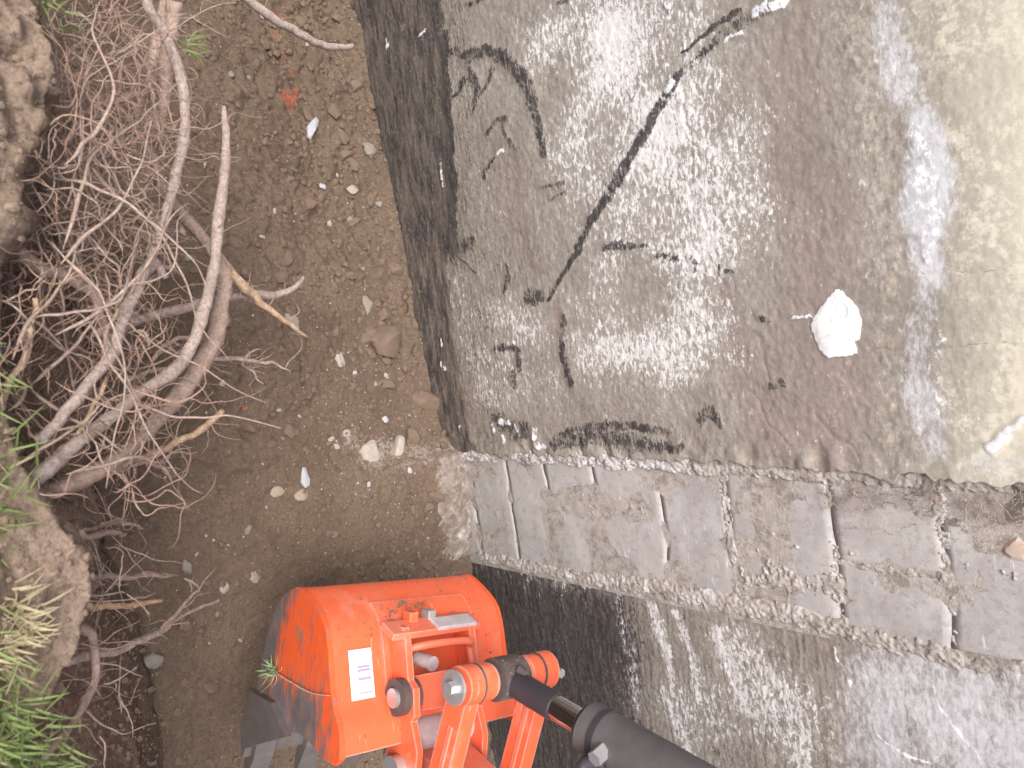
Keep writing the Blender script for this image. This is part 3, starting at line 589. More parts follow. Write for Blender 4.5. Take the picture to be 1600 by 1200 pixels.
# thin spatula scratches and skins on the blocks are material; the foam patch is real
def foam_patch():
    out = [(1307, 450), (1320, 462), (1336, 480), (1345, 505), (1342, 528), (1334, 535), (1336, 552), (1322, 557), (1300, 558), (1285, 556), (1276, 540), (1270, 525), (1266, 508), (1276, 488), (1290, 468)]
    Q = np.array([wall_pt(*p, y=-0.03) for p in out]); c = Q.mean(0); n = 96
    Q2 = catmull(np.vstack([Q, Q[0]]), n+1)[:-1]
    th = np.arange(n); jag = 1+0.03*noise(th*0.5, th*0)+0.03*noise(th*1.7, th*0+4)
    V = []; rings = 26
    for k in range(rings):
        s = 1-k/rings
        p = c+(Q2-c)*(s*(1+(jag-1)*s**4))[:, None]
        h = 0.008*(1-s**2.0) + 0.001
        y = -0.026 - h + 0.0010*fbm(p[:, 0]*60, p[:, 1]*60, o=3)
        # pressed thumb hollow and finger dents
        hol = wall_pt(1312, 487, -0.03); d = np.hypot((p[:, 0]-hol[0])/0.024, (p[:, 1]-hol[1])/0.019); y = y+0.0042*(1-sstep(0.6, 1.0, d))*(1-s**6)
        for fp in [(1297, 480), (1301, 480), (1293, 495), (1298, 496), (1305, 497), (1311, 500)]:
            q = wall_pt(*fp, y=-0.03); d = np.hypot((p[:, 0]-q[0])/0.012, (p[:, 1]-q[1])/0.0035); y = y+0.0018*np.exp(-d*d)
        a, b_ = wall_pt(1274, 530, -0.03), wall_pt(1312, 514, -0.03); dv = b_-a; t = np.clip(((p-a)@dv)/(dv@dv), 0, 1); d = np.linalg.norm(p-a-t[:, None]*dv, axis=1); y = y+0.002*np.exp(-(d/0.003)**2)
        V.append(np.stack([p[:, 0], y, p[:, 1]], -1))
    base = V[0].copy(); base[:, 1] = -0.015; V = [base]+V
    R_ = len(V); V = np.vstack(V+[np.array([[c[0], float(V[-1][:, 1].mean()), c[1]]])])-WO
    idx = np.arange(R_*n).reshape(R_, n); j = np.roll(idx, -1, 1)
    Fq = np.stack([idx[:-1], j[:-1], j[1:], idx[1:]], -1).reshape(-1, 4)
    me = bpy.data.meshes.new('foam_patch'); me.from_pydata(V.tolist(), [], Fq.tolist()+[(int(idx[-1, q]), int(j[-1, q]), R_*n) for q in range(n)])
    me.polygons.foreach_set('use_smooth', [True]*len(me.polygons)); me.materials.append(M['foam'])
    o = link(bpy.data.objects.new('foam_patch', me), wall); o['label'] = 'white daub of filler with finger marks pressed on the brown stained parging'
foam_patch()

# ------------------------------------------------------------------ excavator
EX0 = np.array([0.5234, -0.85, 0.4257]); EW = 0.481
exc = empty('excavator', EX0.tolist(), math.radians(-15.29)); tag(exc, 'orange mini excavator bucket with its linkage, hydraulic ram and arm reaching into the trench', 'excavator')
PROF = [(0.300, 0.206), (0.245, 0.198), (0.206, 0.160), (0.075, 0.122), (0.040, 0.085), (0.0, 0.0), (0.006, -0.030), (0.040, -0.096), (0.112, -0.138), (0.260, -0.174), (0.372, -0.198)]
def chaikin(P, it=2, k=0.22):
    P = [np.array(p, float) for p in P]
    for _ in range(it):
        Q = [P[0]]
        for a, b_ in zip(P[:-1], P[1:]): Q += [a+(b_-a)*k, b_-(b_-a)*k]
        P = Q+[P[-1]]
    return np.array(P)
def offs(P, d):
    P = np.array(P); T = np.gradient(P, axis=0); T /= np.linalg.norm(T, axis=1)[:, None]; N = np.stack([-T[:, 1], T[:, 0]], -1); return P+N*d
pc = chaikin(PROF); inn = offs(pc, 0.009)
if np.linalg.norm(inn.mean(0)-[0.18, 0.03]) > np.linalg.norm(offs(pc, -0.009).mean(0)-[0.18, 0.03]): inn = offs(pc, -0.009)
bm = bmesh.new(); add_prism(bm, [tuple(p) for p in pc]+[tuple(p) for p in inn[::-1]], 0.006, EW-0.006)
bucket = bm_obj('bucket', bm, M['orange'], exc, smooth=True)
sp = [tuple(p) for p in offs(pc, 0.0)]+[(0.352, -0.12), (0.312, -0.02), (0.297, 0.037), (0.300, 0.085), (0.316, 0.150), (0.316, 0.190)]
for y0, y1 in ((-0.006, 0.007), (EW-0.007, EW+0.006)):
    bm = bmesh.new(); c = np.array([0.17, 0.02]); q = [tuple(c+(np.array(p)-c)*1.012) for p in sp]; add_prism(bm, q, y0, y1); bm_obj('side_plate', bm, M['side'], bucket, bevel=0.002)
bm = bmesh.new(); add_prism(bm, [(0.355, -0.188), (0.352, -0.206), (0.425, -0.222), (0.428, -0.216)], -0.006, EW+0.006); bm_obj('cutting_edge', bm, M['steel'], bucket, bevel=0.002)
for y in (-0.022, EW+0.006):               # side cutters
    bm = bmesh.new(); add_prism(bm, [(0.262, -0.070), (0.262, -0.178), (0.36, -0.205), (0.40, -0.195), (0.345, -0.07), (0.312, 0.01)], y, y+0.016); bm_obj('side_cutter', bm, M['steel'], bucket, bevel=0.002)
for k in range(4):                          # digging teeth
    y = 0.012+k*(EW-0.024-0.05)/3; bm = bmesh.new()
    add_prism(bm, [(0.345, -0.172), (0.345, -0.222), (0.42, -0.238), (0.52, -0.252), (0.522, -0.246), (0.43, -0.196)], y, y+0.05); t = bm_obj('tooth', bm, M['steel'], bucket, bevel=0.004)
    bm = bmesh.new(); add_box(bm, Vector((0.372, y+0.025, -0.176)), (0.026, 0.03, 0.012)); bm_obj('tooth_lock', bm, M['orange'], t, bevel=0.002)
bm = bmesh.new(); dp = [p for p in pc if 0.03 < p[0] < 0.225 and p[1] > 0.05]; do = offs(dp, -0.006) if offs(dp, -0.006)[:, 1].mean() > np.array(dp)[:, 1].mean() else offs(dp, 0.006)
add_prism(bm, [tuple(p) for p in do]+[tuple(p) for p in dp[::-1]], 0.125, 0.39); bm_obj('doubler_plate', bm, M['orange'], bucket, smooth=True)
mid = EW/2
ear_prof = [(0.060, 0.108), (0.066, 0.182), (0.080, 0.192), (0.17, 0.216), (0.182, 0.236), (0.235, 0.246), (0.248, 0.236), (0.30, 0.262), (0.36, 0.262), (0.395, 0.225), (0.39, 0.165), (0.30, 0.150), (0.2, 0.150)]
for y in (mid-0.098, mid+0.082):
    bm = bmesh.new(); add_prism(bm, ear_prof, y, y+0.016); bm_obj('ear', bm, M['orange'], bucket, bevel=0.003)
    bm = bmesh.new(); yo = y-0.020 if y < mid else y+0.016; add_cyl(bm, (0.205, yo, 0.200), (0.205, yo+0.020, 0.200), 0.038); bm_obj('ear_boss', bm, M['grease'] if y < mid else M['orange'], bucket, smooth=True, bevel=0.003)
    bm = bmesh.new(); yi = y+0.016 if y < mid else y-0.018; add_cyl(bm, (0.205, yi, 0.200), (0.205, yi+0.018, 0.200), 0.034); bm_obj('bush', bm, M['grease'], bucket, smooth=True)
bm = bmesh.new(); add_box(bm, Vector((0.074, mid-0.005, 0.168)), (0.016, 0.245, 0.052), Matrix.Rotation(0.35, 3, 'Y')); bm_obj('cross_bar', bm, M['orange_d'], bucket, bevel=0.003)
bm = bmesh.new(); add_box(bm, Vector((0.068, mid+0.045, 0.180)), (0.010, 0.11, 0.040), Matrix.Rotation(0.35, 3, 'Y')); bm_obj('shim_plate', bm, M['dirtywhite'], bucket, bevel=0.002)
for y in (mid-0.055, mid-0.005):
    bm = bmesh.new(); add_box(bm, Vector((0.052, y, 0.150)), (0.022, 0.022, 0.030)); bm_obj('tab', bm, M['orange'] if y < mid-0.03 else M['zinc'], bucket, bevel=0.003)
lp = catmull([(0.115, mid-0.07, 0.175), (0.108, mid-0.04, 0.19), (0.105, mid+0.02, 0.205), (0.108, mid+0.07, 0.21), (0.125, mid+0.08, 0.20), (0.165, mid+0.08, 0.215)], 26); tube_obj('latch_bar', lp, 0.009, M['orange_d'], bucket, 10)
bm = bmesh.new(); add_cyl(bm, (0.145, mid-0.03, 0.155), (0.145, mid-0.03, 0.21), 0.016); bm_obj('latch_bolt', bm, M['dirtywhite'], bucket, smooth=True)
bm = bmesh.new(); add_cyl(bm, (0.292, mid-0.082, 0.196), (0.292, mid+0.082, 0.196), 0.036, n=36); tb = bm_obj('pivot_tube', bm, M['dirtywhite'], bucket, smooth=True)
# barcode sticker on the shell
def on_shell(s):                            # s along the profile from the ear lip; returns x,z and tangent
    i = np.argmin(np.abs(pc[:, 0]-s)+(pc[:, 1] < 0)*9); T = pc[min(i+1, len(pc)-1)]-pc[max(i-1, 0)]; return pc[i], T/np.linalg.norm(T)
def sticker():
    (cx, cz), T = on_shell(0.158); N = np.array([-T[1], T[0]]); N = N if N[1] > 0 else -N
    rot = Matrix(((-T[0], 0, N[0]), (0, 1, 0), (-T[1], 0, N[1])))
    def pl(name, u, v, su, sv, h, mat, par):
        bm = bmesh.new(); c = Vector((cx, 0.068, cz))+rot @ Vector((u, v, h)); add_box(bm, c, (su, sv, 0.0012), rot); return bm_obj(name, bm, mat, par)
    st = pl('sticker', 0, 0, 0.100, 0.056, 0.0042, M['sticker'], bucket); st['label'] = 'white barcode sticker'
    for u, su, sv in [(-0.014, 0.005, 0.030), (-0.007, 0.006, 0.031), (0.010, 0.006, 0.031), (0.018, 0.002, 0.028), (0.038, 0.003, 0.030)]: pl('print_bar', u, 0.006, su, sv, 0.0052, M['ink'], bucket)
sticker()
# linkage
PX, PZ, PA = 0.13, 0.41, 0.118
bm = bmesh.new(); add_cyl(bm, (PX, mid-PA-0.012, PZ), (PX, mid+PA+0.012, PZ), 0.021); pin = bm_obj('link_pin', bm, M['zinc'], exc, smooth=True)
bm = bmesh.new(); add_cyl(bm, (PX, mid-PA-0.018, PZ), (PX, mid-PA-0.012, PZ), 0.033, n=40); bm_obj('washer', bm, M['zinc'], pin, smooth=True)
bm = bmesh.new(); add_cyl(bm, (PX, mid-PA-0.030, PZ), (PX, mid-PA-0.018, PZ), 0.013, n=6); bm_obj('bolt_head', bm, M['zinc'], pin, bevel=0.002)
bm = bmesh.new(); add_cyl(bm, (PX+0.005, mid+PA+0.018, PZ+0.03), (PX+0.005, mid+PA+0.018, PZ-0.005), 0.010, n=6); bm_obj('bolt_head', bm, M['zinc'], pin, bevel=0.002)
def strap(name, y0, y1, a, b_, ra, rb, mat, hw=None, gr=0.0):
    a, b_ = np.array(a), np.array(b_); d = (b_-a)/np.linalg.norm(b_-a); nrm = np.array([-d[1], d[0]]); ang = math.atan2(nrm[1], nrm[0]); ha = hw or ra
    P = [tuple(a+ra*np.array([math.cos(ang+math.pi*t), math.sin(ang+math.pi*t)])) for t in np.linspace(0.0, 1, 16)]
    if hw: P = [tuple(a+ra*np.array([math.cos(ang+math.pi*t), math.sin(ang+math.pi*t)])) for t in np.linspace(-0.25, 1.25, 20)]+[tuple(a-nrm*hw+d*ra*1.25)]
    P += [tuple(b_-nrm*(hw or rb))] + [tuple(b_+rb*np.array([math.cos(ang+math.pi*t), math.sin(ang+math.pi*t)])) for t in np.linspace(1.0, 2, 14)] + [tuple(b_+nrm*(hw or rb))]
    if hw: P += [tuple(a+nrm*hw+d*ra*1.25)]
    bm = bmesh.new(); add_prism(bm, P, y0, y1); return bm_obj(name, bm, mat, exc, bevel=0.004)
GX_, GZ_ = 0.40, 0.335                      # guide link pivot on the arm
for sgn in (-1, 1):
    yc = mid+sgn*(PA-0.016); l = strap('guide_link', yc-0.018, yc+0.018, (PX, PZ), (GX_, GZ_), 0.038, 0.036, M['orange'], 0.027)
    bm = bmesh.new(); add_box(bm, Vector(((PX+GX_)/2+0.02, yc-0.019, (PZ+GZ_)/2)), (0.16, 0.004, 0.012), Matrix.Rotation(math.atan2(PZ-GZ_, GX_-PX), 3, 'Y')); bm_obj('link_rib', bm, M['orange_d'], l, bevel=0.0015)
    yb = mid+sgn*(PA-0.052); bm = bmesh.new(); add_cyl(bm, (PX, yb-0.017, PZ), (PX, yb+0.017, PZ), 0.036, n=36); bm_obj('link_collar', bm, M['orange'], exc, smooth=True, bevel=0.003)
    bm = bmesh.new(); yb2 = mid+sgn*(PA-0.035); add_cyl(bm, (PX, yb2-0.0025, PZ), (PX, yb2+0.0025, PZ), 0.0385, n=36); bm_obj('seal_ring', bm, M['grease'], exc, smooth=True)
h = strap('bucket_link', mid-0.068, mid-0.044, (PX, PZ), (0.205, 0.200), 0.034, 0.036, M['orange_d']); strap('bucket_link', mid+0.044, mid+0.068, (PX, PZ), (0.205, 0.200), 0.034, 0.036, M['orange_d'])
bm = bmesh.new(); add_prism(bm, [(0.150, 0.395), (0.192, 0.255), (0.165, 0.245), (0.123, 0.385)], mid-0.044, mid+0.044); bm_obj('web_plate', bm, M['orange_d'], h, bevel=0.003)
bm = bmesh.new(); add_cyl(bm, (0.205, mid-0.125, 0.200), (0.205, mid+0.115, 0.200), 0.020); bm_obj('bucket_pin', bm, M['zinc'], exc, smooth=True)
# hydraulic ram
def rampt(t): return Vector((PX+0.165*t*0.39+0.0, mid, PZ+t*0.45))
ax0 = Vector((PX, mid, PZ)); dr = Vector((0.145, 0, 1)).normalized()
bm = bmesh.new(); add_cyl(bm, (PX, mid-0.033, PZ), (PX, mid+0.033, PZ), 0.042, n=36); re_ = bm_obj('rod_eye', bm, M['grease'], exc, smooth=True, bevel=0.005)
bm = bmesh.new(); add_cyl(bm, ax0+dr*0.042+Vector((-0.03, 0, 0.0)), ax0+dr*0.060+Vector((-0.03, 0, 0.0)), 0.010, 0.006, n=12); bm_obj('grease_nipple', bm, M['grease'], re_, smooth=True)
bm = bmesh.new(); add_cyl(bm, ax0+dr*0.02, ax0+dr*0.145, 0.0265, n=32); bm_obj('rod_neck', bm, M['black'], re_, smooth=True)
bm = bmesh.new(); add_cyl(bm, ax0+dr*0.06, ax0+dr*0.30, 0.0235, n=40); rod = bm_obj('ram_rod', bm, M['chrome'], exc, smooth=True)
bm = bmesh.new(); add_cyl(bm, ax0+dr*0.232, ax0+dr*0.95, 0.046, n=44); cylr = bm_obj('ram_barrel', bm, M['black2'], exc, smooth=True, bevel=0.006)
bm = bmesh.new(); add_cyl(bm, ax0+dr*0.222, ax0+dr*0.245, 0.039, 0.046, n=44); bm_obj('gland', bm, M['black'], cylr, smooth=True)
hose = catmull([(PX+0.06, mid-0.045, PZ+0.30), (PX+0.075, mid-0.062, PZ+0.27), (PX+0.13, mid-0.066, PZ+0.30), (PX+0.16, mid-0.06, PZ+0.45), (PX+0.22, mid-0.05, PZ+0.8)], 40); tube_obj('hose', hose, 0.012, M['black'], exc, 12)
# arm: tip in the frame's lower edge, the rest rises out of it
bm = bmesh.new(); add_prism(bm, [(0.315, 0.165), (0.345, 0.145), (0.40, 0.150), (0.475, 0.30), (0.60, 1.9), (0.46, 1.9), (0.375, 0.44), (0.325, 0.26)], mid-0.062, mid+0.062); bm_obj('arm', bm, M['orange_d'], exc, bevel=0.006)
bm = bmesh.new(); add_cyl(bm, (0.350, mid-0.12, 0.205), (0.350, mid+0.12, 0.205), 0.028); bm_obj('arm_pin', bm, M['zinc'], exc, smooth=True)
bm = bmesh.new(); add_cyl(bm, (GX_, mid-0.13, GZ_), (GX_, mid+0.13, GZ_), 0.024); bm_obj('arm_pin', bm, M['zinc'], exc, smooth=True)

bm = bmesh.new(); add_cyl(bm, ax0+dr*0.262, ax0+dr*0.274, 0.0485, n=44); bm_obj('retaining_ring', bm, M['black'], cylr, smooth=True, bevel=0.002)
bm = bmesh.new(); add_cyl(bm, ax0+dr*0.30+Vector((0, -0.04, 0)), ax0+dr*0.30+Vector((0.01, -0.066, 0)), 0.014, n=6); bm_obj('hose_fitting', bm, M['zinc'], cylr, bevel=0.002)
# ------------------------------------------------------------------ stones and clods
def rock_mesh(name, seed, mat, flat=0.6, ico=2, rough=0.35):
    bm = bmesh.new(); bmesh.ops.create_icosphere(bm, subdivisions=ico, radius=1)
    co = np.array([v.co[:] for v in bm.verts]); r = 1+rough*fbm(co[:, 0]*1.3+seed*7.7, co[:, 1]*1.3, co[:, 2]*1.3+seed, o=4, g=.55)
    q = co*r[:, None]
    for k in range(5):                      # broken faces
        n = rng.normal(size=3); n /= np.linalg.norm(n); d = q@n; lim = rng.uniform(0.55, 0.85); q = q-np.clip(d-lim, 0, None)[:, None]*n*0.9
    q[:, 2] *= flat
    for v, c in zip(bm.verts, q): v.co = c
    me = bpy.data.meshes.new(name); bm.to_mesh(me); bm.free(); me.materials.append(mat)
    me.polygons.foreach_set('use_smooth', [True]*len(me.polygons)); me.set_sharp_from_angle(angle=0.5); return me
ROCKS = {k: [rock_mesh('stone', i+10*j, M[k], f, 3, 0.55) for i in range(5)] for j, (k, f) in enumerate([('pale', .55), ('stone', .6), ('blue', .5), ('cream', .55), ('brick', .7), ('clod', .72)])}
for me_ in ROCKS['clod']: me_.materials[0] = M['clod_u']
def rock(px, py, rpx, kind, label, cat='stone', group=None, name='stone', asp=1.0, rz=None):
    p = ground_hit(px, py); y = min(p[1], -0.035); d = np.linalg.norm(p-CAM); r = (0.85 if kind == 'clod' else 0.70 if rpx > 11 else 0.6)*rpx*d/FPX
    o = bpy.data.objects.new(name, random.choice(ROCKS[kind])); o.scale = (r*asp, r/math.sqrt(asp), r)
    o.rotation_euler = (random.uniform(-.3, .3), random.uniform(-.3, .3), random.uniform(0, 6.28) if rz is None else rz)
    o.location = (p[0], y, surf_z(p[0], y)+r*0.10); link(o); return tag(o, label, cat, group)
LAND = [(487, 200, 'the elongated bluish white stone'), (572, 238, 'the squarish grey stone'), (530, 562, 'the white angular stone'), (575, 707, 'the large whitish mortar lump'), (475, 746, 'the smooth pale blue stone'), (383, 637, 'the orange brick chip'),
    (236, 1030, 'the forked root'), (350, 918, 'the white mortar crumb'), (456, 502, 'the hooked root tip'), (458, 152, 'the orange paint splash'), (348, 168, 'the snapped upright root tip'), (552, 70, 'the lone grey stick tip'), (600, 535, 'the largest clod'), (705, 800, 'the mortar droppings'), (480, 527, 'the peeled pale root tip'), (420, 960, 'the bucket'), (285, 220, 'the arching root'), (690, 420, 'the tar band')]
USED = {}
def near_label(what, px, py):
    d, lx, ly, nm_ = min((math.hypot(px-a, py-b_), a, b_, n_) for a, b_, n_ in LAND)
    dx, dy = px-lx, py-ly; ang = math.degrees(math.atan2(dy, dx)) % 360
    way = ['right of', 'lower right of', 'below', 'lower left of', 'left of', 'upper left of', 'above', 'upper right of'][int((ang+22.5)//45) % 8]
    far = 'just' if d < 30 else 'near' if d < 70 else 'well' if d < 130 else 'far'
    lab = f'{what} {far} {way} {nm_}'; USED[lab] = USED.get(lab, 0)+1
    return lab if USED[lab] == 1 else f"{['', '', 'another', 'third', 'fourth', 'fifth', 'sixth', 'seventh', 'eighth', 'ninth', 'tenth'][min(USED[lab], 10)]} {lab}"
GS = 'loose stones on the trench floor'
for a in [(487, 200, 14, 'blue', 'elongated bluish white stone lying alone above the spray-paint dots', 1.9, -0.55), (572, 238, 17, 'stone', 'squarish grey stone at the foot of the black tar band', 1.1, 0.4),
    (550, 297, 12, 'pale', 'upright pale stone just below the squarish grey stone', 1.5, 1.8), (507, 290, 8, 'blue', 'small bluish chip left of the upright pale stone', 1.2, 1), (530, 562, 13, 'pale', 'white angular stone with a chip beside it in mid trench', 1.3, .3),
    (553, 583, 8, 'blue', 'small lilac chip beside the white angular stone', 1.3, 0), (572, 475, 14, 'stone', 'flat grey stone near the tar band', 1.6, .1), (575, 707, 24, 'pale', 'large whitish mortar lump left of the wall corner', 1.1, .2),
    (622, 700, 20, 'pale', 'whitish wedge of mortar touching the wall foot', 1.5, -.4), (475, 746, 15, 'blue', 'smooth pale blue stone beside cream mortar crumbs', 1.8, .1), (468, 775, 14, 'cream', 'cream mortar crumb below the pale blue stone', 1.3, 1.3),
    (433, 768, 13, 'cream', 'cream mortar crumb left of the pale blue stone', 1.3, 1.7), (383, 637, 7, 'brick', 'small orange brick chip beside the pale peeled root', 1, 0), (236, 1030, 17, 'stone', 'grey stone under the forked root', 1.2, .8),
    (290, 886, 13, 'stone', 'grey stone beside the two parallel thin roots', 1.3, .3), (350, 918, 12, 'pale', 'white mortar crumb beyond the forked root tip', 1.1, 0), (398, 902, 12, 'cream', 'cream clod between the white crumb and the bucket', 1.1, 1), (456, 502, 17, 'stone', 'brown grey flat stone by the hooked root tip', 1.6, .4)]:
    rock(a[0], a[1], a[2], a[3], a[4], asp=a[5], rz=a[6])
for px, py, r, k in [(516, 348, 7, 'pale'), (530, 273, 5, 'pale'), (360, 117, 8, 'stone'), (392, 117, 6, 'stone'), (283, 361, 8, 'pale'), (517, 686, 10, 'pale'), (526, 698, 9, 'pale'), (542, 676, 11, 'pale'), (603, 588, 7, 'pale'), (320, 258, 5, 'pale'), (368, 228, 5, 'pale'),
    (410, 370, 7, 'pale'), (470, 650, 6, 'pale'), (438, 641, 6, 'pale'), (600, 655, 9, 'blue'), (575, 757, 7, 'blue'), (554, 770, 7, 'pale'), (585, 600, 6, 'cream'), (346, 600, 9, 'pale'), (410, 25, 6, 'pale'), (480, 70, 5, 'pale'),
    (640, 735, 7, 'blue'), (525, 835, 10, 'stone'), (388, 826, 11, 'stone'), (305, 865, 5, 'pale'), (590, 320, 9, 'stone'), (545, 345, 8, 'stone'), (430, 330, 6, 'pale'), (565, 420, 6, 'stone'), (520, 440, 5, 'pale'), (292, 404, 9, 'stone'), (340, 960, 6, 'stone'), (375, 1000, 5, 'pale')]:
    rock(px, py, r, k, near_label({'pale': 'small whitish chip', 'stone': 'small grey stone', 'cream': 'small cream crumb', 'blue': 'small bluish chip'}[k], px, py), group=GS, asp=random.uniform(1, 1.6))
GC = 'soil clods on the trench floor'
rock(600, 535, 36, 'clod', 'broad flat brown clod, the largest, against the tar band', 'clod', name='soil_clod', asp=1.1)
rock(665, 625, 22, 'clod', 'blocky brown clod nearest the wall above the white mortar edge', 'clod', name='soil_clod', asp=1.3)
rock(642, 682, 18, 'clod', 'grey brown clod just above the whitish mortar wedge', 'clod', name='soil_clod', asp=1.1)
n = 0
while n < 150:
    px, py = random.uniform(260, 690), random.uniform(5, 1180)
    if random.random() > (0.25+0.75*sstep(380, 560, px))*(1 if py < 700 else 0.45): continue
    p = ground_hit(px, py)
    if p[1] > -0.05 or (p[0] > 0.5 and p[1] > -0.9 and p[1] < -0.3): continue
    rc = random.choice([4, 5, 6, 6, 7, 8, 9, 11, 13])
    rock(px, py, rc, 'clod', near_label('sizeable brown clod', px, py) if rc > 8 else 'tiny brown soil clod lying loose on the trench floor', 'clod', GC, 'soil_clod', random.uniform(1, 1.4)); n += 1
def crumbs(name, count, kind, r0, r1, label, dens):
    base = [rock_mesh('crumb', 60+i, M[kind], .7, 1, .4) for i in range(3)]; V = []; Fs = []; off = 0
    pts = [(np.array([v.co[:] for v in b.vertices]), np.array([p.vertices[:] for p in b.polygons])) for b in base]
    while count:
        x, y = rng.uniform(-1.35, 1.5), rng.uniform(-1.1, -0.03)
        if rng.random() > dens(x, y): continue
        bv, bf = pts[rng.integers(3)]; a = rng.uniform(0, 6.28); r = r0*(r1/r0)**(rng.random()**2); c, s = math.cos(a), math.sin(a)
        q = bv*r*rng.uniform(.7, 1.3, 3); q = np.stack([q[:, 0]*c-q[:, 1]*s, q[:, 0]*s+q[:, 1]*c, q[:, 2]], -1)
        V.append(q+np.array([x, y, surf_z(x, y)+r*.25])); Fs.append(bf+off); off += len(bv); count -= 1
    tag(mesh_np(name, np.vstack(V), np.vstack(Fs), M[kind], smooth=False), label, 'soil' if kind == 'clod' else 'gravel', kind='stuff')
crumbs('soil_crumbs', 7000, 'clod', 0.0025, 0.012, 'fine loose brown soil crumbs over the trench floor', lambda x, y: 0.25+0.75*sstep(-0.9, -0.3, y)*(0.5+0.5*noise(np.array(x*5), np.array(y*5))))
def bank_crumbs():
    m = (np.abs(GX) < 1.3) & (GT > 0.965) & (GT < 1.95); P = np.stack([GX[m], GY[m], GZ[m]], -1); pick = P[rng.integers(len(P), size=11000)]
    b0 = rock_mesh('crumb', 77, M['clod'], .8, 1, .4); bv = np.array([v.co[:] for v in b0.vertices]); bf = np.array([p.vertices[:] for p in b0.polygons])
    r = 0.0014*(6.5)**(rng.random(len(pick))**2.4); V = pick[:, None]+bv[None]*r[:, None, None]*rng.uniform(.7, 1.3, (len(pick), 1, 3))
    Fs = bf[None]+(np.arange(len(pick))*len(bv))[:, None, None]
    tag(mesh_np('bank_crumbs', V.reshape(-1, 3), Fs.reshape(-1, 3), M['bankcrumb'], smooth=False), 'loose brown soil crumbs clinging to the bank', 'soil', kind='stuff')
bank_crumbs()
crumbs('gravel_chips', 650, 'pale', 0.0015, 0.0045, 'tiny pale chips sprinkled over the trench floor', lambda x, y: 0.15+0.85*math.exp(-((x-0.35)/.3)**2)*math.exp(-((y+.3)/.3)**2))

def bucket_mud():
    b0 = rock_mesh('crumb', 91, M['clod'], .6, 1, .4); bv = np.array([v.co[:] for v in b0.vertices]); bf = np.array([p.vertices[:] for p in b0.polygons]); V = []; Fs = []; ca, sa = math.cos(math.radians(-15.29)), math.sin(math.radians(-15.29))
    def put(x, y, z, r):
        q = bv*r*rng.uniform(.7, 1.4, 3)+[x, y, z]; V.append(np.stack([q[:, 0]*ca-q[:, 1]*sa, q[:, 0]*sa+q[:, 1]*ca, q[:, 2]], -1)+EX0); Fs.append(bf+len(bv)*(len(V)-1))
    top = [p for p in pc if p[1] > 0.005]
    def surf(x): i = int(np.argmin([abs(p[0]-x) for p in top])); return top[i][1]
    for k in range(420):
        m_ = rng.random(); y = rng.uniform(0.02, EW-0.02); x = abs(rng.normal(0.055, 0.045)) if m_ < .6 else rng.uniform(0.03, 0.28)
        if m_ > .8: y = mid-0.105+rng.normal(0, .006) if rng.random() < .5 else mid+0.105+rng.normal(0, .006)
        put(x, y, surf(x)+0.002, 0.0011*(3.4)**(rng.random()**3))
    for k in range(70): put(0.045+rng.normal(0, .012), mid-0.03+rng.normal(0, .035), 0.105+rng.normal(0, .006), rng.uniform(.0015, .005))
    for k in range(60): a = rng.uniform(0.3, 2.8); put(PX+0.042*math.cos(a), mid+rng.uniform(-.03, .03), PZ+0.042*math.sin(a), rng.uniform(.0012, .003))
    tag(mesh_np('bucket_mud', np.vstack(V), np.vstack(Fs), M['clod'], smooth=False), 'crumbs of brown mud lying on the orange bucket', 'mud', kind='stuff')
bucket_mud()

